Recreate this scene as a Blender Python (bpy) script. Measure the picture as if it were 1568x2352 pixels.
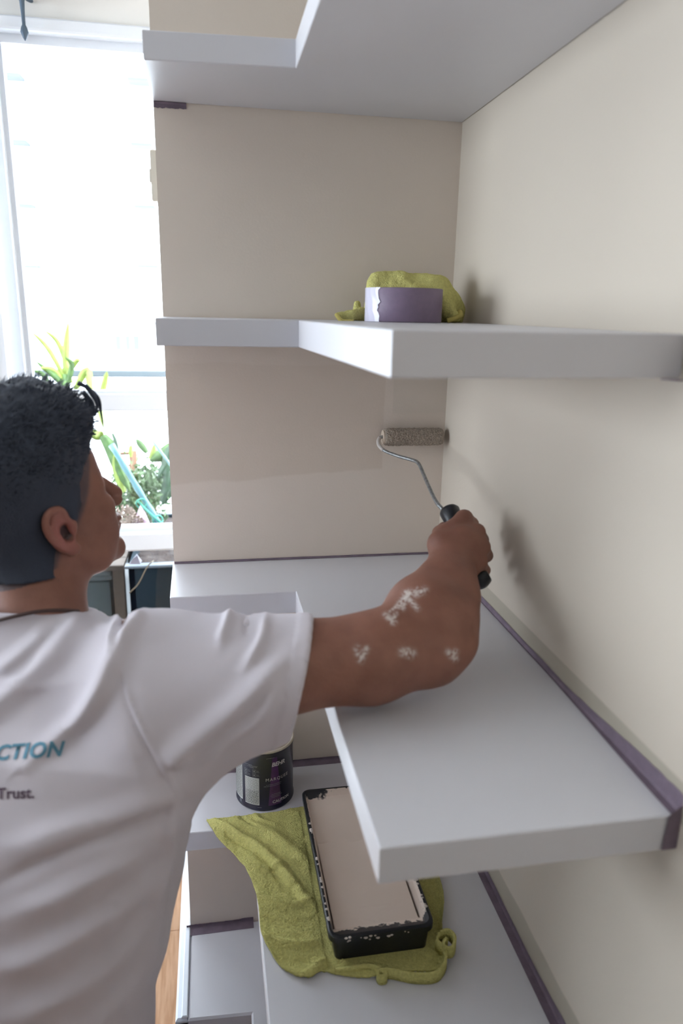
import bpy, bmesh, math, random
import numpy as np
from mathutils import Vector, Matrix, noise
from mathutils.bvhtree import BVHTree
for o in list(bpy.data.objects): bpy.data.objects.remove(o)
random.seed(4); RNG = np.random.default_rng(4)
SC = bpy.context.scene; COL = SC.collection
# ------------------------------------------------------------------ camera
CAM = np.array([-0.41469, -1.24538, 1.74998]); FPX = 1648.22
RT = np.array([0.98455197, -0.17400104, 0.01952083]); UP = np.array([0.02813593, 0.26726282, 0.96321283])
FW = np.array([0.17281722, 0.94778385, -0.26802982])
cd = bpy.data.cameras.new('camera'); co = bpy.data.objects.new('camera', cd); COL.objects.link(co)
co.matrix_world = Matrix(((RT[0], UP[0], -FW[0], CAM[0]), (RT[1], UP[1], -FW[1], CAM[1]), (RT[2], UP[2], -FW[2], CAM[2]), (0, 0, 0, 1)))
cd.sensor_fit = 'VERTICAL'; cd.sensor_height = 36; cd.lens = FPX / 2352 * 36; cd.clip_start = 0.02; cd.clip_end = 300
cd.dof.use_dof = True; cd.dof.focus_distance = 1.32; cd.dof.aperture_fstop = 3.6
SC.camera = co
# ------------------------------------------------------------------ sky and exposure
wd = bpy.data.worlds.new('world'); SC.world = wd; wd.use_nodes = True
bg = wd.node_tree.nodes['Background']; bg.inputs[0].default_value = (0.88, 0.935, 1.03, 1); bg.inputs[1].default_value = 10.0
SC.view_settings.view_transform = 'Standard'; SC.view_settings.look = 'None'; SC.view_settings.gamma = 1
SC.view_settings.use_curve_mapping = False; SC.view_settings.exposure = 0.58
def area(name, loc, rot, sx, sy, power, color=(1, 1, 1), portal=False):
    l = bpy.data.lights.new(name, 'AREA'); l.shape = 'RECTANGLE'; l.size = sx; l.size_y = sy; l.energy = power; l.color = color
    if portal: l.cycles.is_portal = True
    o = bpy.data.objects.new(name, l); COL.objects.link(o); o.location = loc; o.rotation_euler = rot; return o
H = math.pi / 2
area('portal_left', (-3.22, -0.11, 1.85), (0, -H, 0), 1.2, 1.98, 1, portal=True)
area('portal_back', (-1.7, 1.02, 1.35), (-H, 0, 0), 2.5, 2.3, 1, portal=True)

def P(u, v, t):        # a point of the place seen at (u, v), t metres into the room
    return CAM + (FW + RT * (u - 784) / FPX - UP * (v - 1176) / FPX) * t
def on(u, v, ax, val):
    d = FW + RT * (u - 784) / FPX - UP * (v - 1176) / FPX
    return CAM + d * (val - CAM[ax]) / d[ax]
def proj(V):
    d = V - CAM; z = d @ FW
    return 784 + FPX * (d @ RT) / z, 1176 - FPX * (d @ UP) / z, z
# ------------------------------------------------------------------ materials
def mat(name, col, rough=0.5, metal=0.0, bump=0.0, bscale=50.0, var=0.0, vscale=6.0, col2=None, spec=0.5, trans=0.0, sss=0.0, coat=0.0):
    m = bpy.data.materials.new(name); m.use_nodes = True; nt = m.node_tree; b = nt.nodes['Principled BSDF']
    b.inputs['Base Color'].default_value = (*col, 1); b.inputs['Roughness'].default_value = rough; b.inputs['Metallic'].default_value = metal
    b.inputs['Specular IOR Level'].default_value = spec
    if trans: b.inputs['Transmission Weight'].default_value = trans
    if coat: b.inputs['Coat Weight'].default_value = coat
    if sss: b.inputs['Subsurface Weight'].default_value = sss; b.inputs['Subsurface Radius'].default_value = (.01, .004, .002); b.inputs['Subsurface Scale'].default_value = 1
    g = nt.nodes.new('ShaderNodeNewGeometry')
    if var or col2:
        n = nt.nodes.new('ShaderNodeTexNoise'); n.inputs['Scale'].default_value = vscale; n.inputs['Detail'].default_value = 5
        nt.links.new(g.outputs['Position'], n.inputs['Vector'])
        mx = nt.nodes.new('ShaderNodeMix'); mx.data_type = 'RGBA'
        c2 = col2 or tuple(max(0, c * (1 - var)) for c in col)
        mx.inputs[6].default_value = (*col, 1); mx.inputs[7].default_value = (*c2, 1)
        rp = nt.nodes.new('ShaderNodeValToRGB'); rp.color_ramp.elements[0].position = .35; rp.color_ramp.elements[1].position = .65
        nt.links.new(n.outputs[0], rp.inputs[0]); nt.links.new(rp.outputs[0], mx.inputs[0]); nt.links.new(mx.outputs[2], b.inputs['Base Color'])
    if bump:
        n = nt.nodes.new('ShaderNodeTexNoise'); n.inputs['Scale'].default_value = bscale; n.inputs['Detail'].default_value = 3
        nt.links.new(g.outputs['Position'], n.inputs['Vector'])
        bp = nt.nodes.new('ShaderNodeBump'); bp.inputs['Strength'].default_value = bump; bp.inputs['Distance'].default_value = 0.003
        nt.links.new(n.outputs[0], bp.inputs['Height']); nt.links.new(bp.outputs[0], b.inputs['Normal'])
    return m
class NB:              # small node builder: scalar maths on material nodes
    def __init__(s, m): s.nt = m.node_tree; s.b = s.nt.nodes['Principled BSDF']
    def put(s, sock, v):
        if isinstance(v, (int, float)): sock.default_value = v
        else: s.nt.links.new(v, sock)
    def op(s, o, a, b=0.0, c=0.0):
        n = s.nt.nodes.new('ShaderNodeMath'); n.operation = o
        s.put(n.inputs[0], a); s.put(n.inputs[1], b); s.put(n.inputs[2], c); return n.outputs[0]
    def pos(s):
        g = s.nt.nodes.new('ShaderNodeNewGeometry'); x = s.nt.nodes.new('ShaderNodeSeparateXYZ'); s.nt.links.new(g.outputs['Position'], x.inputs[0])
        return g.outputs['Position'], x.outputs[0], x.outputs[1], x.outputs[2]
    def noise(s, vec, sc, det=4):
        n = s.nt.nodes.new('ShaderNodeTexNoise'); n.inputs['Scale'].default_value = sc; n.inputs['Detail'].default_value = det; s.nt.links.new(vec, n.inputs['Vector']); return n.outputs[0]
    def sm(s, v, a, b):
        n = s.nt.nodes.new('ShaderNodeMapRange'); n.interpolation_type = 'SMOOTHSTEP'; s.put(n.inputs[0], v); n.inputs[1].default_value = a; n.inputs[2].default_value = b; return n.outputs[0]
    def mix(s, f, c1, c2):
        n = s.nt.nodes.new('ShaderNodeMix'); n.data_type = 'RGBA'; s.put(n.inputs[0], f)
        for i, c in ((6, c1), (7, c2)):
            if isinstance(c, tuple): n.inputs[i].default_value = (*c, 1)
            else: s.nt.links.new(c, n.inputs[i])
        return n.outputs[2]
WALLC = (0.77, 0.68, 0.59); WALLD = (0.71, 0.615, 0.52)
M_wall = mat('wall_paint', WALLC, .75, bump=.05, bscale=260, var=.03)
M_room = mat('room_paint', (0.30, 0.27, 0.26), .8, bump=.05, bscale=200)
M_ceil = mat('ceiling_paint', (0.82, 0.82, 0.80), .85, bump=.05, bscale=120)
M_shelf = mat('white_lacquer', (0.665, 0.66, 0.695), .38, bump=.03, bscale=400)
M_trim = mat('white_trim', (0.80, 0.85, 0.92), .35)
M_tape = mat('purple_tape', (0.205, 0.155, 0.20), .7, bump=.25, bscale=300, var=.18, vscale=60)
# niche back wall: paint laid on in uneven rolled passes
M_nich = mat('niche_paint', WALLC, .75, bump=.06, bscale=260); n = NB(M_nich); p, X, Y, Z = n.pos()
w = n.op('MULTIPLY', n.op('SUBTRACT', n.noise(p, 14), .5), .02)
lo = n.sm(n.op('SUBTRACT', n.op('ADD', Z, w), n.op('ADD', 1.452, n.op('MULTIPLY', n.op('ADD', X, .49), .06))), 0, .006)
hi = n.sm(Z, 1.705, 1.70); lf = n.sm(n.op('ADD', X, n.op('MULTIPLY', w, .4)), -.112, -.116)
f1 = n.op('MULTIPLY', n.op('MULTIPLY', lo, hi), lf)
hi2 = n.sm(n.op('SUBTRACT', n.op('ADD', Z, w), 1.66), 0.004, 0.0); f1 = n.op('MULTIPLY', f1, n.op('ADD', .6, n.op('MULTIPLY', hi2, .4)))
fr = n.op('MULTIPLY', n.sm(Z, 1.572, 1.582), n.op('MULTIPLY', n.sm(X, -.10, -.097), n.sm(Z, 1.71, 1.70)))
c = n.mix(f1, WALLC, WALLD); c = n.mix(n.op('MULTIPLY', fr, .6), c, (.67, .60, .51)); n.nt.links.new(c, n.b.inputs['Base Color'])
# right wall: darker wet brushed band along the shelves
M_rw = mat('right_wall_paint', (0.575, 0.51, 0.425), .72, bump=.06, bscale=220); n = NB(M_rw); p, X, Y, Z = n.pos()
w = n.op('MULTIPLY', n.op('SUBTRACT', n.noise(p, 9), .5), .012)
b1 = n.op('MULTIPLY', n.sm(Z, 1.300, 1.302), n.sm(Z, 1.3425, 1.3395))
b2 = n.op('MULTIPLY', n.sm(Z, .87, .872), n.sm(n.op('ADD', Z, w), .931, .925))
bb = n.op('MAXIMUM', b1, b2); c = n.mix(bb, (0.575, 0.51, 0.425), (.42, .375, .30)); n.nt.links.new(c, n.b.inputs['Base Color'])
M_wood = mat('maple_plank', (0.62, 0.36, 0.20), .4); n = NB(M_wood); p, X, Y, Z = n.pos()
mp = n.nt.nodes.new('ShaderNodeMapping'); mp.inputs['Scale'].default_value = (26, 2.2, 10); n.nt.links.new(p, mp.inputs[0])
g1 = n.noise(mp.outputs[0], 3.0, 8); g2 = n.noise(mp.outputs[0], .5, 3)
oi = n.nt.nodes.new('ShaderNodeObjectInfo')
c = n.mix(n.sm(g1, .35, .7), (.66, .40, .24), (.47, .245, .12)); c = n.mix(n.op('MULTIPLY', oi.outputs['Random'], .45), c, (.72, .50, .36)); n.nt.links.new(c, n.b.inputs['Base Color'])
M_blk = mat('black_plastic', (0.012, 0.014, 0.02), .35, bump=.1, bscale=500)
M_steel = mat('zinc_wire', (0.42, 0.44, 0.45), .4, .8, var=.4, vscale=200)
M_skin = mat('skin', (0.40, 0.205, 0.14), .55, sss=.08, bump=.12, bscale=220); n = NB(M_skin)
at = n.nt.nodes.new('ShaderNodeAttribute'); at.attribute_name = 'paint'; at2 = n.nt.nodes.new('ShaderNodeAttribute'); at2.attribute_name = 'red'
p, X, Y, Z = n.pos()
c = n.mix(n.sm(n.noise(p, 28), .35, .7), (.29, .128, .086), (.24, .102, .068)); c = n.mix(n.op('MULTIPLY', at2.outputs['Fac'], .6), c, (.42, .13, .12))
at3 = n.nt.nodes.new('ShaderNodeAttribute'); at3.attribute_name = 'fade'; c = n.mix(n.op('MULTIPLY', at3.outputs['Fac'], .75), c, (.05, .05, .065))
c = n.mix(n.op('MULTIPLY', at.outputs['Fac'], n.sm(n.noise(p, 260), .30, .62)), c, (.72, .66, .62)); n.nt.links.new(c, n.b.inputs['Base Color'])
M_hair = mat('dark_hair', (0.032, 0.042, 0.068), .6, bump=.6, bscale=900)
M_shirt = mat('white_cotton', (0.64, 0.595, 0.635), .85, bump=.12, bscale=1500, spec=.2)
M_jean = mat('dark_denim', (0.03, 0.045, 0.09), .85, bump=.3, bscale=1200)
M_green = mat('lime_microfibre', (0.72, 0.68, 0.25), .95, bump=1.0, bscale=520, spec=.1, var=.15, vscale=240)
M_paint = mat('beige_paint_wet', (0.76, 0.64, 0.55), .18, bump=.03, bscale=60)
M_glass = bpy.data.materials.new('window_glass'); M_glass.use_nodes = True; nt = M_glass.node_tree
for x in list(nt.nodes): nt.nodes.remove(x)
tr = nt.nodes.new('ShaderNodeBsdfTransparent'); gl = nt.nodes.new('ShaderNodeBsdfGlossy'); gl.inputs['Roughness'].default_value = .02
fz = nt.nodes.new('ShaderNodeFresnel'); fz.inputs[0].default_value = 1.4; mx = nt.nodes.new('ShaderNodeMixShader'); ou = nt.nodes.new('ShaderNodeOutputMaterial')
tr.inputs[0].default_value = (.95, .97, .97, 1)
nt.links.new(fz.outputs[0], mx.inputs[0]); nt.links.new(tr.outputs[0], mx.inputs[1]); nt.links.new(gl.outputs[0], mx.inputs[2]); nt.links.new(mx.outputs[0], ou.inputs[0])
# ------------------------------------------------------------------ object helpers
def tag(o, label=None, cat=None, group=None, kind=None):
    if label: o['label'] = label
    if cat: o['category'] = cat
    if group: o['group'] = group
    if kind: o['kind'] = kind
    return o
def link(name, me, m=None, parent=None, smooth=False):
    if m is not None: me.materials.append(m)
    if smooth: me.polygons.foreach_set('use_smooth', [True] * len(me.polygons))
    o = bpy.data.objects.new(name, me); COL.objects.link(o)
    if parent is not None:
        o.parent = parent; o.matrix_parent_inverse = parent.matrix_basis.inverted()
    return o
def empty(name, loc, label, cat, group=None):
    o = bpy.data.objects.new(name, None); o.empty_display_size = .05; COL.objects.link(o); o.location = tuple(map(float, loc)); return tag(o, label, cat, group)
class MB:
    def __init__(s): s.v = []; s.f = []
    def add(s, v, f): k = len(s.v); s.v += [tuple(map(float, a)) for a in v]; s.f += [tuple(i + k for i in q) for q in f]; return s
    def box(s, a, b, bev=0.0):
        x0, y0, z0 = a; x1, y1, z1 = b
        return s.prism([(x0, y0), (x1, y0), (x1, y1), (x0, y1)], z0, z1, bev)
    def prism(s, poly, z0, z1, bev=0.0):
        A = sum(poly[i][0] * poly[(i + 1) % len(poly)][1] - poly[(i + 1) % len(poly)][0] * poly[i][1] for i in range(len(poly)))
        if A < 0: poly = poly[::-1]
        nn = len(poly)
        if bev:
            ins = []
            for i in range(nn):
                p0 = np.array(poly[i - 1], float); p1 = np.array(poly[i], float); p2 = np.array(poly[(i + 1) % nn], float)
                e1 = (p1 - p0) / np.linalg.norm(p1 - p0); e2 = (p2 - p1) / np.linalg.norm(p2 - p1)
                n1 = np.array([-e1[1], e1[0]]); n2 = np.array([-e2[1], e2[0]]); k = (n1 + n2) / max(.2, 1 + n1 @ n2); ins.append(tuple(p1 + k * bev))
            rings = [(ins, z0), (poly, z0 + bev), (poly, z1 - bev), (ins, z1)]
        else: rings = [(poly, z0), (poly, z1)]
        v = [(x, y, z) for r, z in rings for x, y in r]; f = []
        for k in range(len(rings) - 1):
            for i in range(nn): j = (i + 1) % nn; f.append((k * nn + i, k * nn + j, (k + 1) * nn + j, (k + 1) * nn + i))
        f.append(tuple(range(nn))[::-1]); f.append(tuple((len(rings) - 1) * nn + i for i in range(nn)))
        return s.add(v, f)
    def tube(s, pts, rad, n=10, cap=True):
        pts = [np.array(p, float) for p in pts]; rad = rad if hasattr(rad, '__len__') else [rad] * len(pts)
        v = []; f = []; up = None
        for i, p in enumerate(pts):
            t = pts[min(i + 1, len(pts) - 1)] - pts[max(i - 1, 0)]; t /= np.linalg.norm(t) + 1e-12
            if up is None: up = np.cross(t, [0.3, .2, .9]); up /= np.linalg.norm(up)
            up = up - t * (up @ t); up /= np.linalg.norm(up) + 1e-12; w = np.cross(t, up)
            for k in range(n): a = 2 * math.pi * k / n; v.append(p + (up * math.cos(a) + w * math.sin(a)) * rad[i])
        for i in range(len(pts) - 1):
            for k in range(n): j = (k + 1) % n; f.append((i * n + k, i * n + j, (i + 1) * n + j, (i + 1) * n + k))
        if cap: f.append(tuple(range(n))[::-1]); f.append(tuple((len(pts) - 1) * n + k for k in range(n)))
        return s.add(v, f)
    def lathe(s, prof, n=48, c=(0, 0, 0)):
        v = []; f = []
        for r, z in prof:
            for k in range(n): a = 2 * math.pi * k / n; v.append((c[0] + r * math.cos(a), c[1] + r * math.sin(a), c[2] + z))
        for i in range(len(prof) - 1):
            for k in range(n): j = (k + 1) % n; f.append((i * n + k, i * n + j, (i + 1) * n + j, (i + 1) * n + k))
        return s.add(v, f)
    def mesh(s, name):
        me = bpy.data.meshes.new(name); me.from_pydata(s.v, [], s.f); me.update(); return me
    def obj(s, name, m, parent=None, smooth=False): return link(name, s.mesh(name), m, parent, smooth)
def struct(o): return tag(o, kind='structure')
def spline(pts, n=8):
    pts = [np.array(p, float) for p in pts]; q = [2 * pts[0] - pts[1]] + pts + [2 * pts[-1] - pts[-2]]; out = []
    for i in range(1, len(q) - 2):
        for k in range(n):
            t = k / n; a, b, c, d = q[i - 1:i + 3]
            out.append(.5 * (2 * b + (c - a) * t + (2 * a - 5 * b + 4 * c - d) * t * t + (3 * b - a - 3 * c + d) * t ** 3))
    return out + [pts[-1]]
def textmesh(txt, size=1.0, bold=0.0, shear=0.0, space=1.0, align='LEFT'):
    cu = bpy.data.curves.new('lettering', 'FONT'); cu.body = txt; cu.size = size; cu.offset = bold; cu.shear = shear; cu.space_character = space; cu.align_x = align; cu.resolution_u = 3
    o = bpy.data.objects.new('lettering', cu); COL.objects.link(o); dg = bpy.context.evaluated_depsgraph_get(); me = bpy.data.meshes.new_from_object(o.evaluated_get(dg))
    bpy.data.objects.remove(o); return me
# ------------------------------------------------------------------ the room
ZT, ZM, ZD, Z4, Z5 = 2.0521, 1.7375, 1.3104, 0.8792, 0.5025
YW = 0.90
struct(MB().box((-.49, 0, 0), (0, .10, 2.62), .001).obj('wall_back', M_nich))
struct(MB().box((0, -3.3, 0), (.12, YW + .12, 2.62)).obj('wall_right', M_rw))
struct(MB().box((-3.35, -3.3, 2.62), (.12, YW + .12, 2.72)).obj('ceiling', M_ceil))
struct(MB().box((-3.35, -3.42, 0), (.12, -3.3, 2.62)).obj('wall_rear', M_room))
w = MB(); w.box((-3.35, -3.3, 0), (-3.23, -1.1, 2.62)); w.box((-3.35, .88, 0), (-3.23, YW + .12, 2.62)); w.box((-3.35, -1.1, 0), (-3.23, .88, 1.25)); w.box((-3.35, -1.1, 2.45), (-3.23, .88, 2.62))
struct(w.obj('wall_left', M_room))
wl = MB(); wl.box((-3.33, -1.1, 1.25), (-3.25, -1.05, 2.45)); wl.box((-3.33, .83, 1.25), (-3.25, .88, 2.45)); wl.box((-3.33, -1.1, 1.25), (-3.25, .88, 1.30)); wl.box((-3.33, -1.1, 2.40), (-3.25, .88, 2.45)); wl.box((-3.32, -.13, 1.25), (-3.26, -.09, 2.45))
wo = struct(wl.obj('window_2', M_trim)); MB().box((-3.293, -1.07, 1.28), (-3.289, .85, 2.42)).obj('pane', M_glass, wo)
struct(MB().box((-1.55, -3.3, 0), (-1.45, .0, 1.40)).obj('light_blocker_wall', M_room))  # unseen half-height wall, added to keep window light off the lower scene
# far window wall: header, window with side jambs, rails, and panes
struct(MB().box((-3.35, YW, 2.435), (0, YW + .12, 2.62)).obj('wall_window', M_ceil))
struct(MB().box((-3.35, YW - .02, 2.405), (0, YW + .02, 2.435), .004).obj('trim_1', M_trim))
struct(MB().box((-3.35, YW, 0), (-2.9, YW + .12, 2.435)).obj('wall_window_side', M_ceil))
wf = MB(); wf.box((-2.9, YW + .02, 2.385), (0, YW + .09, 2.435)); wf.box((-2.9, YW, 0), (0, YW + .09, .07))
wf.box((-2.9, YW + .02, 0), (-2.83, YW + .09, 2.4)); wf.box((-.40, YW + .02, 0), (-.33, YW + .09, 2.4))
win = struct(wf.obj('window_1', M_trim))
for x0, x1 in ((-.975, -.925),):
    fr = MB().box((x0, YW, .07), (x1, YW + .10, 2.40), .004).obj('mullion', M_trim, win)
    MB().box((x1 - .001, YW + .03, .07), (x1 + .012, YW + .06, 2.39)).obj('seal', mat('grey_seal', (.62, .66, .72), .6), fr)
r_ = MB(); r_.box((-.925, YW + .005, 1.463), (-.33, YW + .07, 1.513), .004); r_.box((-.925, YW + .02, 1.500), (-.33, YW + .05, 1.520), .002); r_.obj('rail', M_trim, win)
r_ = MB(); r_.box((-2.83, YW - .01, 1.040), (-.33, YW + .08, 1.098), .006); r_.box((-2.83, YW + .02, 1.09), (-.33, YW + .06, 1.108), .003); r_.obj('rail', M_trim, win)
for a, b, c_, d in ((-.925, -.33, 1.52, 2.39), (-.925, -.33, 1.105, 1.465), (-.925, -.33, .07, 1.04), (-2.83, -.975, .07, 1.04), (-2.83, -.975, 1.1, 2.39)):
    MB().box((a, YW + .04, c_), (b, YW + .044, d)).obj('pane', M_glass, win)
# an inner sash standing open a little, at the left of the bay
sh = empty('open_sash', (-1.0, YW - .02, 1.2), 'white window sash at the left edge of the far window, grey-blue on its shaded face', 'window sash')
MB().box((-1.062, YW - .075, 1.10), (-.978, YW - .02, 2.40), .004).obj('sash_frame', mat('sash_white_shaded', (.62, .68, .74), .45), sh)  # shade of the white sash's side face put into its grey-blue colour
MB().box((-.982, YW - .07, 1.10), (-.952, YW - .03, 2.40), .004).obj('sash_stile', M_trim, sh)
# floor of separate planks, joints recessed
fl = struct(MB().box((-3.35, -3.3, -.06), (.12, YW + .12, -.013)).obj('floor', mat('subfloor', (.12, .07, .04), .8)))
pm = {}
def plank(x0, y0, L, wd_=.118):
    k = round(L, 3)
    if k not in pm:
        me = MB().box((0, 0, -.014), (wd_ - .0016, L - .0016, 0), .0012).mesh('plank'); me.materials.append(M_wood); pm[k] = me
    o = bpy.data.objects.new('plank', pm[k]); COL.objects.link(o); o.parent = fl; o.location = (x0, y0, 0)
x = -3.23; i = 0
while x < 0:
    y = -3.3 + [0, .55, .25, .8][i % 4]
    if abs(x + .6) < .12: y = .5024 - 3.6
    if y > -3.3: plank(x, -3.3, round(y + 3.3, 3))
    ys = y
    while ys < YW:
        L = min(1.2, YW - ys)
        if L > .02 and ys > -3.35: plank(x, ys, round(L, 3))
        elif ys <= -3.35 and ys + 1.2 > -3.3: plank(x, -3.3, round(ys + 1.2 + 3.3, 3))
        ys += 1.2
    x += .118; i += 1
# low white ledge that the niche wall stands on, its moulded edge running towards the window
lg = MB(); lg.box((-.509, -.2, .0), (-.4905, .62, .494), .003); lg.box((-.513, -.2, .47), (-.4905, .62, .4995), .004); lg.box((-.502, -.2, .4995), (-.4905, .62, .506), .002)
struct(lg.obj('trim_2', M_trim))
# ------------------------------------------------------------------ shelves
def shelf(poly, z1, th, label):
    o = MB().prism(poly, z1 - th, z1, .0012).obj('corner_shelf', M_shelf); return tag(o, label, 'shelf', 'white L-shaped shelves of the corner niche')
e = .0006
shelf([(-.4905, -e), (-.488, -.1915), (-.297, -.205), (-.2987, -.78), (-e, -.78), (-e, -e)], ZT + .0335, .0335, 'topmost white L-shaped shelf seen from below, at the top of the niche')
shelf([(-.4905, -e), (-.4905, -.17), (-.2875, -.17), (-.272, -.672), (-e, -.655), (-e, -e)], ZM, .0385, 'white L-shaped shelf at eye level carrying the purple tape roll')
shelf([(-.4925, -e), (-.4894, -.1602), (-.2895, -.1579), (-.2850, -.748), (-e, -.7475), (-e, -e)], ZD, .0378, 'white L-shaped shelf under the outstretched arm')
shelf([(-.4900, -e), (-.4892, -.1735), (-.3675, -.1760), (-.3640, -1.02), (-e, -1.02), (-e, -e)], Z4, .0376, 'white L-shaped shelf carrying the paint can and paint tray')
cb = empty('base_cabinet', (-.25, -.2, 0), 'lowest white L-shaped cabinet under the shelf with the paint tray', 'cabinet')
MB().prism([(-.4900, -e), (-.4900, -.2050), (-.3757, -.2106), (-.3757, -1.12), (-e, -1.12), (-e, -e)], .464, Z5, .0035).obj('cabinet_top', M_shelf, cb)
MB().prism([(-.4880, -.001), (-.4880, -.186), (-.3600, -.186), (-.3600, -1.10), (-.001, -1.10), (-.001, -.001)], .0, .4635).obj('cabinet_body', M_shelf, cb)
for a, b in (((-.480, -.192, .08), (-.366, -.186, .44)), ((-.366, -.65, .08), (-.360, -.21, .44)), ((-.366, -1.09, .08), (-.360, -.66, .44))):
    d = MB().box(a, b, .002).obj('door', M_shelf, cb)
# purple masking tape
def tape(poly, z0, z1, label): return tag(MB().prism(poly, z0, z1).obj('masking_tape', M_tape), label, 'tape', 'purple masking tape strips along the shelves')
def jag(y0, y1, x, amp, n=60, seed=0):
    r = np.random.default_rng(seed); out = []; k = 0.
    for i in range(n + 1): k = .8 * k + .4 * r.normal(); out.append((x + amp * k, y0 + (y1 - y0) * i / n))
    return out
def wtape(x0, x1, z0, fn, th, seed, label, front=None):   # tape bent up a wall from a shelf: flat strip + upright strip
    pass
def right_tape(zs, y0, y1, wsh, hwall, label, seed, fold=0.0):
    m = MB(); r = np.random.default_rng(seed); N = 90; v = []; k = 0; h0 = 0
    for i in range(N + 1):
        y = y0 + (y1 - y0) * i / N; k = .85 * k + .35 * r.normal(); h = hwall(y) * (1 + .12 * k)
        v += [(-wsh(y), y, zs + .0006), (-.0022, y, zs + .0009), (-.0008, y, zs + .004), (-.0008, y, zs + .004 + max(h, .001))]
    f = [(i * 4 + j, i * 4 + 4 + j, i * 4 + 5 + j, i * 4 + 1 + j) for i in range(N) for j in range(3)]
    m.add(v, f)
    if fold: m.add([(-fold, y0 - .0006, zs + .0006), (-.0005, y0 - .0006, zs + .012), (-.0005, y0 - .0006, zs - .036), (-fold * 1.15, y0 - .0006, zs - .0365)], [(0, 1, 2, 3)])
    return tag(m.obj('masking_tape', M_tape), label, 'tape', 'purple masking tape strips along the shelves')
ss = lambda t: max(0, min(1, t)) ** 2 * (3 - 2 * max(0, min(1, t)))
right_tape(ZD, -.7484, -.004, lambda y: .004 + .006 * ss((-.45 - y) / .3), lambda y: .004 + .012 * ss((-.5 - y) / .25), 'purple tape strip along the right wall on the shelf under the arm', 1, fold=.014)
right_tape(Z4, -1.02, -.004, lambda y: .013, lambda y: .006 + .012 * ss((-.5 - y) / .2), 'purple tape strip along the right wall on the shelf with the paint tray', 2)
def back_tape(zs, x0, x1, wsh, hh, label, seed, zdir=1):
    m = MB(); r = np.random.default_rng(seed); N = 70; v = []; k = 0
    for i in range(N + 1):
        x = x0 + (x1 - x0) * i / N; k = .85 * k + .35 * r.normal(); h = hh * (1 + .15 * k)
        v += [(x, -wsh, zs + .0006 * zdir), (x, -.0022, zs + .0009 * zdir), (x, -.0008, zs + .003 * zdir), (x, -.0008, zs + (.003 + h) * zdir)]
    m.add(v, [(i * 4 + j, i * 4 + 4 + j, i * 4 + 5 + j, i * 4 + 1 + j) for i in range(N) for j in range(3)])
    return tag(m.obj('masking_tape', M_tape), label, 'tape', 'purple masking tape strips along the shelves')
back_tape(ZD, -.4895, -.002, .0030, .0010, 'thin purple tape line along the back wall on the shelf under the arm', 3)
back_tape(Z4, -.4890, -.002, .016, .004, 'purple tape strip at the back wall behind the paint can', 4)
back_tape(Z5, -.4985, -.36, .020, .006, 'purple tape strip at the back of the lowest cabinet top', 5)
back_tape(ZT, -.4895, -.441, .006, .005, 'short torn purple tape piece under the topmost shelf at its left end', 6, -1)
tp = MB(); tp.prism([(-.020, -.6555), (-.004, -.6556), (-.003, -.667), (-.012, -.669)], ZM - .0400, ZM - .0390); tag(tp.obj('masking_tape', M_tape), 'tiny purple tape scrap under the front edge of the eye-level shelf', 'tape')
# thermostat on the end of the niche wall
th = empty('wall_thermostat', (-.4905, .05, 1.98), 'cream switch plate seen edge-on on the end of the niche wall by the window', 'thermostat')
MB().prism([(-.4905, .02), (-.4905, .08), (-.500, .077), (-.5015, .05), (-.500, .023)], 1.915, 1.990, .002).obj('case', mat('cream_plastic', (.62, .57, .48), .45), th)
MB().box((-.5035, .040, 1.945), (-.500, .060, 1.965), .001).obj('button', mat('cream_plastic_light', (.7, .66, .58), .4), th)
# hanging ironwork seen at the very top of the window
hk = empty('hanging_lamp', tuple(P(50, 2, 1.72)), 'dark scrolled iron hanging fitting at the top left in front of the window', 'lamp')
M_iron = mat('blue_iron', (.09, .13, .18), .5, .4); c0 = P(50, 2, 1.72)
m = MB(); m.lathe([(.001, -.084), (.004, -.079), (.0095, -.066), (.007, -.056), (.0040, -.050), (.0042, -.03), (.006, .0), (.012, .02), (.02, .035), (.012, .05), (.008, .12), (.008, 2.62 - c0[2])], 20, c0); m.obj('stem', M_iron, hk, True)
for k in range(5):
    a = k * 2 * math.pi / 5 + .1; d = np.array([math.cos(a), math.sin(a), 0])
    m = MB(); m.tube(spline([c0 + [0, 0, .02], c0 + d * .03 + [0, 0, .014], c0 + d * .075 + [0, 0, .03], c0 + d * .10 + [0, 0, .075], c0 + d * .085 + [0, 0, .10]], 6), .004, 8); m.obj('arm', M_iron, hk, True)
    cp = MB(); cp.lathe([(.0, .10), (.012, .105), (.022, .12), (.026, .15), (.024, .15), (.018, .12), (.0, .11)], 16, c0 + d * .085); cp.obj('cup', M_iron, hk, True)
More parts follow.
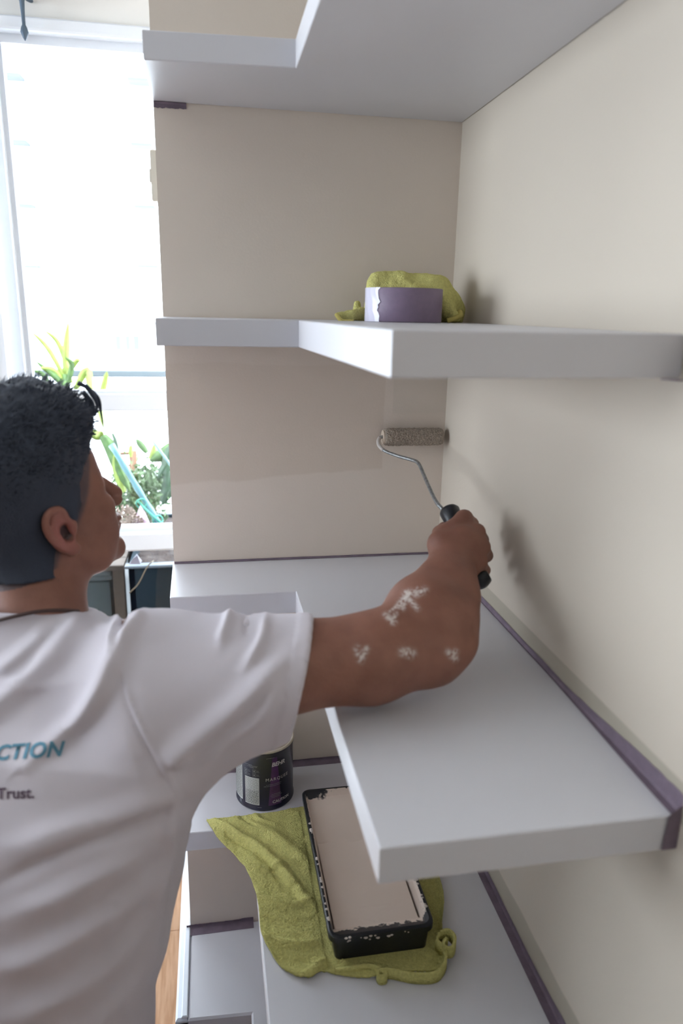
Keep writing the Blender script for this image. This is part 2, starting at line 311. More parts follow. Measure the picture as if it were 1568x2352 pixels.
# ------------------------------------------------------------------ things on the shelves
# paint can
CX, CY = -.3500 + .012, -.1369 + .0525; R = .0535; CH = .121
can = empty('paint_can', (CX, CY, Z4), 'dark navy quart paint can with purple band on the shelf beside the lime towel', 'paint can')
M_can = mat('can_label_navy', (.012, .012, .035), .28, coat=.4); M_tin = mat('tin', (.6, .58, .52), .3, .9)
M_wht = mat('label_white', (.66, .68, .66), .5); M_ink = mat('label_ink', (.05, .055, .05), .6); M_pur = mat('label_purple', (.105, .035, .15), .35, coat=.3, var=.3, vscale=60)
MB().lathe([(0, .0), (R - .002, .0), (R, .0015), (R, .004), (R - .0012, .005), (R - .0012, CH - .006), (R, CH - .005), (R, CH - .002)], 72, (CX, CY, Z4)).obj('can_body', M_can, can, True)
MB().lathe([(R, CH - .003), (R + .0008, CH), (R - .001, CH + .0015), (R - .004, CH), (R - .005, CH - .004), (R - .0075, CH - .0045), (R - .0085, CH - .001), (R - .011, CH - .002), (R - .012, CH - .006), (0, CH - .006)], 72, (CX, CY, Z4)).obj('lid', mat('cream_lid', (.60, .53, .42), .3, var=.15, vscale=90), can, True)
vdir = math.atan2(CAM[1] - CY, CAM[0] - CX)   # direction the label front faces
CXF = 598
def canmap(me, name, m, rad, thp=0.0):
    # label coordinates: x = metres along the surface from the side facing the room, y = metres above the base
    bm = bmesh.new(); bm.from_mesh(me)
    bmesh.ops.triangulate(bm, faces=bm.faces[:])
    for _ in range(3):
        le = [e_ for e_ in bm.edges if abs(e_.verts[0].co.x - e_.verts[1].co.x) > .006]
        if not le: break
        bmesh.ops.subdivide_edges(bm, edges=le, cuts=1)
    for v in bm.verts:
        a = vdir + v.co.x / R; r = rad + v.co.z; v.co = Vector((CX + r * math.cos(a), CY + r * math.sin(a), Z4 + v.co.y))
    me2 = bpy.data.meshes.new(name); bm.to_mesh(me2); bm.free(); return link(name, me2, m, can)
def rect(x0, y0, x1, y1):
    n_ = max(1, int(abs(x1 - x0) / .003)); v = []; f = []
    for i in range(n_ + 1): t = x0 + (x1 - x0) * i / n_; v += [(t, y0, 0), (t, y1, 0)]
    for i in range(n_): f.append((i * 2, i * 2 + 2, i * 2 + 3, i * 2 + 1))
    me = bpy.data.meshes.new('r'); me.from_pydata(v, [], f); return me
def rects(lst):
    v = []; f = []
    for r in lst:
        me = rect(*r); k = len(v); v += [tuple(q.co) for q in me.vertices]; f += [tuple(i + k for i in pp.vertices) for pp in me.polygons]
    me = bpy.data.meshes.new('r'); me.from_pydata(v, [], f); return me
RB = R - .0012
canmap(rects([(-.0392, .012, -.0105, .068)]), 'label_panel', M_wht, RB + .0004)
canmap(rects([(-.083, .014, -.0465, .094)]), 'label_panel', M_wht, RB + .0004)
v = [(.004, .008, 0), (.016, .108, 0), (.024, .108, 0), (.030, .008, 0)]
m_ = bpy.data.meshes.new('r'); vv = []; ff = []
for i in range(9):
    t = i / 8; vv += [(.006 + .008 * t, .010 + .098 * t, 0), (.018 + .004 * t, .010 + .098 * t, 0), (.032 - .009 * t, .010 + .098 * t, 0)]
for i in range(8): ff += [(i * 3, i * 3 + 1, i * 3 + 4, i * 3 + 3), (i * 3 + 1, i * 3 + 2, i * 3 + 5, i * 3 + 4)]
m_.from_pydata(vv, [], ff); canmap(m_, 'label_beam', M_pur, RB + .0003)
ln = []
rr = random.Random(7)
for j in range(30):
    y = .0665 - j * .00178; x = -.0382; h = .0005 if j < 14 else .0009
    while x < -.0120: w_ = rr.uniform(.001, .0042); ln.append((x, y - h, min(x + w_, -.0115), y)); x += w_ + rr.uniform(.0005, .0010)
for j in range(34):
    y = .091 - j * .0022; x = -.082
    while x < -.048: w_ = rr.uniform(.002, .007); ln.append((x, y - .0009, min(x + w_, -.0475), y)); x += w_ + .001
tag(canmap(rects(ln), 'label_print', M_ink, RB + .0007), kind='stuff')
M_lt = mat('label_letter', (.62, .60, .60), .5)
ln = []
for (x0, x1, y) in ((-.030, -.014, .0925), (-.034, -.014, .0905), (-.028, -.02, .0885), (.002, .030, .0545), (-.002, .028, .0515), (.012, .030, .0335), (.010, .032, .0305), (.012, .028, .0275), (-.014, -.008, .008), (.003, .018, .1085), (-.040, -.026, .094)):
    x = x0
    while x < x1: w_ = rr.uniform(.0008, .0022); ln.append((x, y - .0008, x + w_, y)); x += w_ + .0006
for cx_, cy_ in ((-.0365, .0805), (-.0195, .0815), (-.0365, .0735), (-.0195, .0735)):
    s_ = .0032; q = .0004
    ln += [(cx_ - s_, cy_ - s_, cx_ + s_, cy_ - s_ + q), (cx_ - s_, cy_ + s_ - q, cx_ + s_, cy_ + s_), (cx_ - s_, cy_ - s_, cx_ - s_ + q, cy_ + s_), (cx_ + s_ - q, cy_ - s_, cx_ + s_, cy_ + s_), (cx_ - .0012, cy_ - .0012, cx_ + .0012, cy_ + .0012), (cx_ + .0045, cy_ + .001, cx_ + .0085, cy_ + .0016), (cx_ + .0045, cy_ - .0016, cx_ + .0095, cy_ - .001)]
tag(canmap(rects(ln), 'label_print', mat('label_fine_print', (.30, .31, .33), .5), RB + .0007), kind='stuff')
def cantext(t, x, y, size, **k):
    me = textmesh(t, size, **k)
    for q in me.vertices: q.co.x += x; q.co.y += y
    canmap(me, 'lettering', M_lt, RB + .0008)
cantext('BEHR', .0122, .0905, .0112, bold=.00035, shear=.2)
cantext('MARQUEE', .001, .0615, .0088, space=1.22)
cantext('CAUTION', .0135, .0145, .0080, bold=.0002)
# paint tray
# built level then placed on the shelf
M_tray = mat('tray_black', (.010, .012, .016), .32, bump=.15, bscale=500)
M_trin = mat('tray_inner', (.74, .62, .53), .3, bump=.06, bscale=90); n = NB(M_trin); p, X, Y, Z = n.pos()
nz = n.op('MULTIPLY', n.op('SUBTRACT', n.noise(p, 85, 6), .5), .035); nz2 = n.op('MULTIPLY', n.op('SUBTRACT', n.noise(p, 300, 3), .5), .012)
fz_ = n.sm(n.op('ADD', n.op('ADD', Z, nz), nz2), Z4 + .0455, Z4 + .050)
ff_ = n.sm(n.op('ADD', Y, n.op('ADD', n.op('MULTIPLY', nz, 1.0), nz2)), -.4385, -.4425)
fc = n.op('MULTIPLY', n.sm(n.op('ADD', Y, nz), -.163, -.157), n.sm(n.op('ADD', X, n.op('MULTIPLY', nz, 1.2)), -.229, -.235))
fa = n.op('MAXIMUM', n.op('MAXIMUM', fz_, ff_), fc); c = n.mix(fa, (.74, .62, .53), (.010, .012, .018)); n.nt.links.new(c, n.b.inputs['Base Color'])
tr_ = empty('paint_tray', (-.195, -.31, Z4 + .008), 'black plastic mini paint tray with beige paint on the lime towel', 'paint tray')
def rring(x0, x1, y0, y1, z, r=.012, k=5):
    out = []
    for cx_, cy_, a0 in ((x1 - r, y1 - r, 0), (x0 + r, y1 - r, 90), (x0 + r, y0 + r, 180), (x1 - r, y0 + r, 270)):
        for i in range(k + 1): a = math.radians(a0 + 90 * i / k); out.append([cx_ + r * math.cos(a), cy_ + r * math.sin(a), z])
    return out
TX0, TX1, TY0, TY1 = -.2775, -.1275, -.4700, -.1480; ZR = Z4 + .046; ZB = Z4 + .0050
outer = [rring(TX0 + .009, TX1 - .009, TY0 + .0035, TY1 - .012, ZB, .008), rring(TX0 + .005, TX1 - .005, TY0 + .004, TY1 - .004, ZR - .012, .011), rring(TX0, TX1, TY0, TY1, ZR - .010, .014), rring(TX0, TX1, TY0, TY1, ZR - .001, .014), rring(TX0 + .002, TX1 - .002, TY0 + .002, TY1 - .002, ZR, .014), rring(TX0 + .005, TX1 - .005, TY0 + .005, TY1 - .005, ZR, .013)]
nr = len(outer[0]); m = MB(); v = [q for r_ in outer for q in r_]; f = []
for k in range(len(outer) - 1):
    for i in range(nr): j = (i + 1) % nr; f.append((k * nr + i, k * nr + j, (k + 1) * nr + j, (k + 1) * nr + i))
f.append(tuple(range(nr))[::-1]); m.add(v, f)
m.obj('tray_body', M_tray, tr_)
def zfloor(y):    # deep end towards the room, ramp to the back
    if y < -.375: return ZB + .004
    return ZB + .004 + (y + .375) / (.19) * .0255 if y < -.185 else ZB + .0295
inn = MB(); i0 = rring(TX0 + .005, TX1 - .005, TY0 + .005, TY1 - .005, ZR, .013)
NY = 44; rows = []
ys = np.linspace(TY0 + .050, TY1 - .016, NY)
rowv = []
for y in ys:
    zf = zfloor(y); k = (ZR - zf) / .04
    xa, xb = TX0 + .005, TX1 - .005
    rowv.append([(xa, y, ZR - .0), (xa + .003, y, ZR - .006), (xa + .006 * k, y, zf + .005), (xa + .009 * k + .002, y, zf)] + [(xa + .014 + (xb - xa - .028) * t, y, zf) for t in np.linspace(0, 1, 12)] + [(xb - .009 * k - .002, y, zf), (xb - .006 * k, y, zf + .005), (xb - .003, y, ZR - .006), (xb, y, ZR)])
fr_ = [[(a, TY0 + .005, ZR) for a, _, _ in rowv[0]], [(a, TY0 + .009, max(c_, ZR - .010)) for a, _, c_ in rowv[0]], [(a, TY0 + .036, max(c_, ZB + .0195)) for a, _, c_ in rowv[0]]]
bk_ = [[(a, TY1 - .012, max(c_, ZR - .010)) for a, _, c_ in rowv[-1]], [(a, TY1 - .005, ZR) for a, _, _ in rowv[-1]]]
allr = fr_ + rowv + bk_; nc = len(allr[0])
inn.add([q for r_ in allr for q in r_], [(i * nc + j, i * nc + j + 1, (i + 1) * nc + j + 1, (i + 1) * nc + j) for i in range(len(allr) - 1) for j in range(nc - 1)])
inn.obj('tray_lining', M_trin, tr_)
# pool of liquid paint with roller marks in the skin
pl = MB(); v = []; nx_, ny_ = 60, 70; x0, x1, y0, y1 = TX0 + .0135, TX1 - .0135, TY0 + .034, -.262
for j in range(ny_):
    for i in range(nx_):
        x = x0 + (x1 - x0) * i / (nx_ - 1); y = y0 + (y1 - y0) * j / (ny_ - 1)
        z = ZB + .019 + .0006 * noise.noise(Vector((x * 40, y * 40, 3)))
        for (ax, ay, bx, by) in ((-.262, -.405, -.175, -.402), (-.215, -.428, -.165, -.398), (-.24, -.415, -.205, -.432), (-.21, -.375, -.17, -.35), (-.20, -.425, -.15, -.395)):
            d = np.array([bx - ax, by - ay]); L_ = np.linalg.norm(d); d /= L_; q = np.array([x - ax, y - ay]); t = q @ d
            if 0 < t < L_: z -= .0007 * math.exp(-((q @ np.array([-d[1], d[0]])) / .0014) ** 2)
        v.append((x, y, z))
pl.add(v, [(j * nx_ + i, j * nx_ + i + 1, (j + 1) * nx_ + i + 1, (j + 1) * nx_ + i) for j in range(ny_ - 1) for i in range(nx_ - 1)])
pl.obj('paint_pool', M_paint, tr_, True)
dr = MB(); rr = random.Random(3)
for k in range(46):   # dried drips on the rim
    s_ = rr.random(); a = rr.uniform(.0012, .0034)
    if s_ < .55: c_ = (TX0 + .004, rr.uniform(-.44, -.23), ZR)
    elif s_ < .75: c_ = (rr.uniform(TX0 + .02, TX1 - .01), TY0 + .0003, ZR - rr.uniform(.001, .009))
    else: c_ = (TX1 - .004, rr.uniform(-.44, -.33), ZR)
    dr.lathe([(0, -.0006), (a, -.0002), (a * .7, .0006), (0, .0009)], 7, c_)
tag(dr.obj('paint_drips', mat('dried_paint', (.62, .55, .49), .5), tr_, True), kind='stuff')
for x in (-.255, -.15): MB().box((x - .008, -.185, Z4 + .001), (x + .008, -.178, ZB + .004), .001).obj('leg', M_tray, tr_)
# towels -------------------------------------------------
def coons(c0, c1, d0, d1, nu, nv):   # c0,c1: u curves (v=0,1); d0,d1: v curves (u=0,1); points Nx2
    def rs(c_, n_):
        c_ = np.array(spline(c_, 10)); s_ = np.r_[0, np.cumsum(np.linalg.norm(np.diff(c_, axis=0), axis=1))]; t = np.linspace(0, s_[-1], n_); return np.stack([np.interp(t, s_, c_[:, k]) for k in range(c_.shape[1])], 1)
    C0, C1, D0, D1 = rs(c0, nu), rs(c1, nu), rs(d0, nv), rs(d1, nv)
    u = np.linspace(0, 1, nu)[None, :, None]; v_ = np.linspace(0, 1, nv)[:, None, None]
    S_ = (1 - v_) * C0[None] + v_ * C1[None] + (1 - u) * D0[:, None] + u * D1[:, None]
    S_ -= (1 - u) * (1 - v_) * C0[0] + u * (1 - v_) * C0[-1] + (1 - u) * v_ * C1[0] + u * v_ * C1[-1]
    return S_
def W(u, v_, z=Z4 + .006): q = on(u, v_, 2, z); return (q[0], q[1])
c_top = [W(474, 1882), W(505, 1878), W(560, 1872), W(640, 1862), W(705, 1850), W(780, 1850), W(840, 1860), W(900, 1880)]
c_bot = [W(628, 2195), W(655, 2225), W(705, 2243), W(740, 2226), W(765, 2232), W(810, 2240), W(880, 2242), W(940, 2240), W(1000, 2238), W(1022, 2205)]
c_lef = [W(474, 1882), W(500, 1918), W(540, 1955), W(575, 2010), W(592, 2070), W(600, 2140), W(628, 2195)]
c_rig = [W(900, 1880), W(960, 1940), W(1000, 2010), W(1018, 2070), W(1014, 2140), W(1022, 2205)]
G = coons(c_top, c_bot, c_lef, c_rig, 210, 230); gx, gy = G[..., 0], G[..., 1]
uu, vv_ = np.meshgrid(np.linspace(0, 1, G.shape[1]), np.linspace(0, 1, G.shape[0]))
zt = np.full(gx.shape, Z4 + .0045)
def creasepx(pts, w_, amp):
    global zt
    q = np.array(spline([W(*a) for a in pts], 30)); tt = np.linspace(0, 1, len(q)); best = np.full(gx.shape, 9.); bt = np.zeros(gx.shape)
    for a, t in zip(q, tt): d = np.hypot(gx - a[0], gy - a[1]); k = d < best; best[k] = d[k]; bt[k] = t
    zt = zt + amp * np.exp(-(best / w_) ** 2) * np.sin(np.clip(bt * .9 + .1, 0, 1) * math.pi) ** .5
tmask = (gx > TX0 - .004) & (gx < TX1 + .004) & (gy > TY0 - .0) & (gy < TY1)
creasepx([(500, 1895), (580, 1935), (660, 2010), (700, 2060), (735, 2090)], .008, .0085)
creasepx([(520, 1912), (590, 1957), (650, 2027), (690, 2072)], .004, -.007)
creasepx([(540, 1890), (610, 1910), (680, 1960), (720, 2000)], .012, .008)
creasepx([(555, 1875), (575, 1895), (600, 1905)], .004, -.004); creasepx([(585, 1870), (600, 1885), (640, 1893)], .005, .005)
creasepx([(490, 1885), (520, 1900), (560, 1930)], .006, .006)
for a, b_, am in (((560, 1985), (680, 1975), .006), ((585, 2025), (700, 2030), -.005), ((590, 2055), (720, 2070), .006), ((600, 2110), (730, 2110), -.005), ((610, 2150), (740, 2160), .006), ((640, 2200), (740, 2190), -.002)):
    creasepx([a, ((a[0] + b_[0]) / 2, (a[1] + b_[1]) / 2 + 14), b_], .006, am)
creasepx([(700, 2238), (760, 2200), (800, 2210)], .006, .006); creasepx([(740, 2228), (752, 2215), (760, 2205)], .004, -.003)
zt = np.maximum(zt + .001, Z4 + .0036)
edge = np.minimum.reduce([uu, 1 - uu, vv_, 1 - vv_])
vfld = np.vectorize(lambda a, b_, c_: noise.noise(Vector((a, b_, c_))))
zt = zt + .0011 * vfld(gx * 330, gy * 330, 0.) + .0014 * vfld(gx * 60, gy * 60, 5.)
zt[tmask] = np.minimum(zt[tmask], ZB - .0008)
# corner of the towel sags where it bridges the notch of the shelf
void = np.clip((-.366 - gx) / .03, 0, 1) * np.clip((-.176 - gy) / .04, 0, 1); zt -= .006 * void
zt += .010 * np.clip((vv_ - .93) / .07, 0, 1) ** 2 * (uu > .55) * np.clip((uu - .55) / .1, 0, 1) * (~tmask)
zt += .012 * np.clip((uu - .965) / .035, 0, 1) ** 2 * (vv_ > .4)
nu, nv = G.shape[1], G.shape[0]; m = MB(); top = np.stack([gx, gy, zt], -1).reshape(-1, 3)
bot = top.copy(); bot[:, 2] -= .0032
f = [(j * nu + i, j * nu + i + 1, (j + 1) * nu + i + 1, (j + 1) * nu + i) for j in range(nv - 1) for i in range(nu - 1)]
f = [q[::-1] for q in f]
m.add(top, f); k = nu * nv; m.add(bot, [q[::-1] for q in f])
bd = [i for i in range(nu)] + [j * nu + nu - 1 for j in range(1, nv)] + [(nv - 1) * nu + i for i in range(nu - 2, -1, -1)] + [j * nu for j in range(nv - 2, 0, -1)]
m.f += [(bd[i], bd[(i + 1) % len(bd)], bd[(i + 1) % len(bd)] + k, bd[i] + k) for i in range(len(bd))]
def strip(m, pts, wid, th, seg=10):   # ribbon on edge, following a path (rolled hem)
    pts = [np.array(a, float) for a in pts]
    v = []; 
    for i, a in enumerate(pts):
        t = pts[min(i + 1, len(pts) - 1)] - pts[max(i - 1, 0)]; t[2] = 0; t /= np.linalg.norm(t) + 1e-9; nn_ = np.array([-t[1], t[0], 0])
        zt0 = a[2]; lo_ = max(-wid, Z4 + .0008 - a[2]); v += [a + nn_ * th + [0, 0, lo_], a + nn_ * th, a - nn_ * th, a - nn_ * th + [0, 0, lo_]]
    n_ = len(pts); ff2 = [(i * 4 + j, i * 4 + (j + 1) % 4, (i + 1) * 4 + (j + 1) % 4, (i + 1) * 4 + j) for i in range(n_ - 1) for j in range(4)] + [(0, 1, 2, 3), ((n_ - 1) * 4 + 3, (n_ - 1) * 4 + 2, (n_ - 1) * 4 + 1, (n_ - 1) * 4)]
    m.add(v, ff2)
def WZ(u, v_, h): q = on(u, v_, 2, Z4 + h); return (q[0], q[1], q[2])
hem = spline([WZ(768, 2226, .008), WZ(800, 2222, .010), WZ(840, 2214, .013), WZ(872, 2221, .015), WZ(886, 2237, .015), WZ(872, 2240, .015), WZ(870, 2226, .016), WZ(900, 2225, .017), WZ(950, 2235, .017), WZ(1000, 2232, .018), WZ(1022, 2205, .021), WZ(1020, 2175, .023), WZ(1004, 2158, .025), WZ(1010, 2140, .026), WZ(1030, 2135, .026), WZ(1044, 2150, .026), WZ(1040, 2172, .025), WZ(1026, 2175, .025), WZ(1018, 2163, .025), WZ(1026, 2153, .025)], 8)
strip(m, hem, .0175, .0022)
tw = m.obj('lime_towel', M_green, None, True); tag(tw, 'lime green microfibre towel spread under the paint tray, hanging over the shelf notch', 'towel')
# loose fibre tufts of the pile
tb = MB(); idx = RNG.choice(len(top), 15000, replace=False)
tvs = []; tfs = []
for q in idx:
    x, y, z = top[q]
    if tmask.reshape(-1)[q]: continue
    a = RNG.uniform(0, 6.28); d = np.array([math.cos(a), math.sin(a), 0]); L_ = RNG.uniform(.0008, .0018); k_ = len(tvs)
    t_ = np.array([x, y, z]); tvs += [t_ - d * .0005, t_ + d * .0005, t_ + np.cross(d, [0, 0, 1]) * L_ * .7 + [0, 0, L_]]; tfs.append((k_, k_ + 1, k_ + 2))
tb.add(tvs, tfs); tag(tb.obj('terry_pile', M_green, tw), kind='stuff')
# ------------------------------------------------------------------ surface from distance fields
class Field:
    def __init__(s, lo, hi, h):
        s.h = h; s.o = np.array(lo, float); s.n = np.ceil((np.array(hi) - s.o) / h).astype(int) + 1; s.D = np.full(s.n, .05, np.float32)
    def sub(s, lo, hi):
        a = np.clip(np.floor((np.array(lo) - s.o) / s.h).astype(int), 0, s.n); b = np.clip(np.ceil((np.array(hi) - s.o) / s.h).astype(int) + 1, 0, s.n)
        if (b <= a).any(): return None
        sl = tuple(slice(a[i], b[i]) for i in range(3)); g = [(s.o[i] + s.h * np.arange(a[i], b[i])).astype(np.float32) for i in range(3)]
        return sl, g[0][:, None, None], g[1][None, :, None], g[2][None, None, :]
    def comb(s, sl, d, k, mode):
        A = s.D[sl]
        if mode == 'u':
            if k <= 0: s.D[sl] = np.minimum(A, d)
            else: hh = np.maximum(k - np.abs(A - d), 0) / k; s.D[sl] = np.minimum(A, d) - hh * hh * k * .25
        else:
            d = -d
            if k <= 0: s.D[sl] = np.maximum(A, d)
            else: hh = np.maximum(k - np.abs(A - d), 0) / k; s.D[sl] = np.maximum(A, d) + hh * hh * k * .25
    def cone(s, a, b, r1, r2, k=.01, mode='u'):
        a = np.array(a, float); b = np.array(b, float); m_ = max(r1, r2) + k + .02
        q = s.sub(np.minimum(a, b) - m_, np.maximum(a, b) + m_)
        if q is None: return
        sl, X, Y, Z = q; ab = b - a; L2 = ab @ ab + 1e-12
        t = np.clip(((X - a[0]) * ab[0] + (Y - a[1]) * ab[1] + (Z - a[2]) * ab[2]) / L2, 0, 1)
        d = np.sqrt((X - a[0] - t * ab[0]) ** 2 + (Y - a[1] - t * ab[1]) ** 2 + (Z - a[2] - t * ab[2]) ** 2) - (r1 + (r2 - r1) * t); s.comb(sl, d, k, mode)
    def ell(s, c, r, M=None, k=.01, mode='u'):
        c = np.array(c, float); r = np.array(r, float); m_ = r.max() + k + .02; q = s.sub(c - m_, c + m_)
        if q is None: return
        sl, X, Y, Z = q; M = np.eye(3) if M is None else M   # rows of M: local axes in world
        l = [(X - c[0]) * M[i][0] + (Y - c[1]) * M[i][1] + (Z - c[2]) * M[i][2] for i in range(3)]
        k0 = np.sqrt(sum((l[i] / r[i]) ** 2 for i in range(3))); k1 = np.sqrt(sum((l[i] / r[i] ** 2) ** 2 for i in range(3))) + 1e-9
        s.comb(sl, k0 * (k0 - 1) / k1, k, mode)
    def loft(s, zs, cs, ab, ax, k=.02, mode='u'):
        zs = np.array(zs, float); cs = np.array(cs, float); ab = np.array(ab, float); m_ = ab.max() + .05
        q = s.sub([cs[:, 0].min() - m_, cs[:, 1].min() - m_, zs.min() - .05], [cs[:, 0].max() + m_, cs[:, 1].max() + m_, zs.max() + .05])
        if q is None: return
        sl, X, Y, Z = q; z = Z.ravel(); I = lambda v_: np.interp(z, zs, v_)[None, None, :]
        ax = np.array(ax) / np.linalg.norm(ax); x = (X - I(cs[:, 0])) * ax[0] + (Y - I(cs[:, 1])) * ax[1]; y = -(X - I(cs[:, 0])) * ax[1] + (Y - I(cs[:, 1])) * ax[0]
        a, b = I(ab[:, 0]), I(ab[:, 1]); e_ = 2.4; k0 = ((np.abs(x) / a) ** e_ + (np.abs(y) / b) ** e_) ** (1 / e_)
        d = (k0 - 1) * np.minimum(a, b); d = np.maximum(d, np.maximum(zs.min() - Z, Z - zs.max())); s.comb(sl, d, k, mode)
    def plane(s, p0, nrm, lo, hi, k=0):   # removes the side the normal points to
        q = s.sub(lo, hi); sl, X, Y, Z = q; nrm = np.array(nrm) / np.linalg.norm(nrm); d = (X - p0[0]) * nrm[0] + (Y - p0[1]) * nrm[1] + (Z - p0[2]) * nrm[2]; s.comb(sl, -d, k, 's')
    def mesh(s, smooth=2):
        D = s.D; S_ = D < 0; n0, n1, n2 = [k - 1 for k in S_.shape]
        cnt = np.zeros((n0, n1, n2), np.uint8)
        for dx in (0, 1):
            for dy in (0, 1):
                for dz in (0, 1): cnt += S_[dx:dx + n0, dy:dy + n1, dz:dz + n2]
        act = (cnt > 0) & (cnt < 8); ids = np.full(act.shape, -1, np.int32); c_ = np.argwhere(act); ids[act] = np.arange(len(c_))
        V = np.zeros((len(c_), 3)); W_ = np.zeros(len(c_)); cr = [(x, y, z) for x in (0, 1) for y in (0, 1) for z in (0, 1)]
        for a in cr:
            for ax in range(3):
                if a[ax]: continue
                b = list(a); b[ax] = 1
                da = D[c_[:, 0] + a[0], c_[:, 1] + a[1], c_[:, 2] + a[2]]; db = D[c_[:, 0] + b[0], c_[:, 1] + b[1], c_[:, 2] + b[2]]
                mk = (da < 0) != (db < 0); t = np.where(mk, da / np.where(mk, da - db, 1), 0); p_ = np.tile(np.array(a, float), (len(c_), 1)); p_[:, ax] = t
                V += p_ * mk[:, None]; W_ += mk
        V = (V / W_[:, None] + c_) * s.h + s.o; F = []
        for ax in range(3):
            u, v_ = (ax + 1) % 3, (ax + 2) % 3
            sl0 = [slice(None)] * 3; sl1 = [slice(None)] * 3; sl0[ax] = slice(0, -1); sl1[ax] = slice(1, None)
            ch = S_[tuple(sl0)] != S_[tuple(sl1)]; e_ = np.argwhere(ch); ok = (e_[:, u] > 0) & (e_[:, v_] > 0) & (e_[:, u] < S_.shape[u] - 1) & (e_[:, v_] < S_.shape[v_] - 1); e_ = e_[ok]
            ins = S_[tuple(e_.T)]
            q = []
            for du, dv in ((1, 1), (0, 1), (0, 0), (1, 0)): w_ = e_.copy(); w_[:, u] -= du; w_[:, v_] -= dv; q.append(ids[tuple(w_.T)])
            q = np.stack(q, 1); q[~ins] = q[~ins][:, ::-1]; F.append(q)
        F = np.concatenate(F); F = F[(F >= 0).all(1)]
        for _ in range(smooth):
            A = np.zeros_like(V); N_ = np.zeros(len(V))
            for i in range(4): np.add.at(A, F[:, i], V[F[:, (i + 1) % 4]] + V[F[:, i - 1]]); np.add.at(N_, F[:, i], 2)
            V = .4 * V + .6 * A / np.maximum(N_, 1)[:, None]
        return V, F
def mesh_np(name, V, F):
    me = bpy.data.meshes.new(name); me.vertices.add(len(V)); me.vertices.foreach_set('co', np.asarray(V, np.float32).ravel())
    me.loops.add(F.size); me.loops.foreach_set('vertex_index', F.astype(np.int32).ravel()); k_ = F.shape[1]
    me.polygons.add(len(F)); me.polygons.foreach_set('loop_start', np.arange(0, F.size, k_, dtype=np.int32)); me.update(calc_edges=True); me.validate(); return me
def vnormals(V, F):
    n_ = np.cross(V[F[:, 2]] - V[F[:, 0]], V[F[:, 3]] - V[F[:, 1]]); N_ = np.zeros_like(V)
    for i in range(4): np.add.at(N_, F[:, i], n_)
    return N_ / (np.linalg.norm(N_, axis=1)[:, None] + 1e-12)
# ------------------------------------------------------------------ upper towel, crumpled behind the tape roll
Fd = Field((-.30, -.30, ZM - .01), (.0, -.02, ZM + .12), .0022)
def T2(u, v_, t=1.13): return P(u, v_, t)
Fd.cone(T2(868, 652), T2(1000, 660), .018, .020, .01); Fd.cone(T2(875, 690, 1.14), T2(1020, 700, 1.14), .024, .026, .02)
Fd.cone(T2(880, 720, 1.16), T2(1020, 722, 1.16), .03, .03, .02)
Fd.cone(T2(862, 640), T2(920, 638), .009, .010, .006); Fd.cone(T2(925, 640, 1.12), T2(960, 672, 1.11), .008, .010, .006); Fd.cone(T2(955, 648, 1.15), T2(1010, 655, 1.15), .013, .013, .008)
Fd.cone(T2(1015, 690, 1.12), T2(1042, 726, 1.11), .014, .010, .01)
Fd.cone(T2(830, 722, 1.12), T2(805, 726, 1.11), .011, .009, .008); Fd.cone(T2(805, 725, 1.11), T2(778, 724, 1.10), .008, .006, .006); Fd.cone(T2(820, 712, 1.13), T2(820, 700, 1.13), .007, .006, .004)
Fd.cone(T2(778, 734, 1.095), T2(786, 738, 1.09), .005, .004, .003, 's')
V, F = Fd.mesh(2)
V[:, 2] = np.maximum(V[:, 2], ZM + .0006); N_ = vnormals(V, F)
V += N_ * (.003 * np.array([noise.noise(Vector(q * 38)) + .5 * noise.noise(Vector(q * 90)) for q in V]) + .0006 * np.array([noise.noise(Vector(q * 420)) for q in V]))[:, None]
V[:, 2] = np.maximum(V[:, 2], ZM + .0003)
t2 = link('lime_towel', mesh_np('lime_towel', V, F), M_green, None, True); tag(t2, 'crumpled lime green towel heaped behind the purple tape roll', 'towel')
M_hem = mat('lime_hem', (.50, .42, .12), .9)   # thin turned edges
m = MB(); m.tube(spline([P(772, 722, 1.095), P(780, 733, 1.09), P(790, 738, 1.09), P(812, 738.5, 1.09)], 5), .0032, 8); m.obj('hem', M_hem, t2, True)
m = MB(); m.tube(spline([P(1026, 737, 1.10), P(1040, 733, 1.10), P(1052, 727, 1.10), P(1058, 724, 1.10), P(1056, 716, 1.11)], 5), .0038, 8)
m.obj('hem', M_hem, t2, True)
# roll of purple tape
rc = P(925, 738, 1.085); rc = np.array([rc[0], rc[1], ZM + .0005]); RR = 93 * 1.02 / FPX
rl = empty('tape_roll', rc, 'roll of purple masking tape lying flat on the eye-level shelf', 'tape roll')
HT = .0478
MB().lathe([(RR - .022, 0), (RR - .0008, 0), (RR, .001), (RR, HT - .001), (RR - .0008, HT), (RR - .022, HT)], 96, rc).obj('tape_winding', mat('tape_roll_purple', (.225, .165, .245), .5, bump=.08, bscale=500, var=.08, vscale=120), rl, True)
MB().lathe([(RR - .022, 0), (RR - .022, HT), (RR - .0245, HT), (RR - .0245, 0), (RR - .022, 0)], 96, rc).obj('core', mat('card_core', (.45, .35, .24), .9), rl, True)
a0 = math.atan2(CAM[1] - rc[1], CAM[0] - rc[0]); v = []; NA = 26
for i in range(NA + 1):
    for j in range(13):
        z = HT * j / 12; wob = .06 * math.sin(j * 1.1) + .04 * math.sin(j * 2.7 + 1)
        aL, aR = -1.57, -.665 + wob * .6; a = a0 + aL + (aR - aL) * i / NA
        r_ = RR + .0006 + .0007 * max(0, math.sin(i * .9 + j * .5)) * (i / NA)
        v.append((rc[0] + r_ * math.cos(a), rc[1] + r_ * math.sin(a), rc[2] + z))
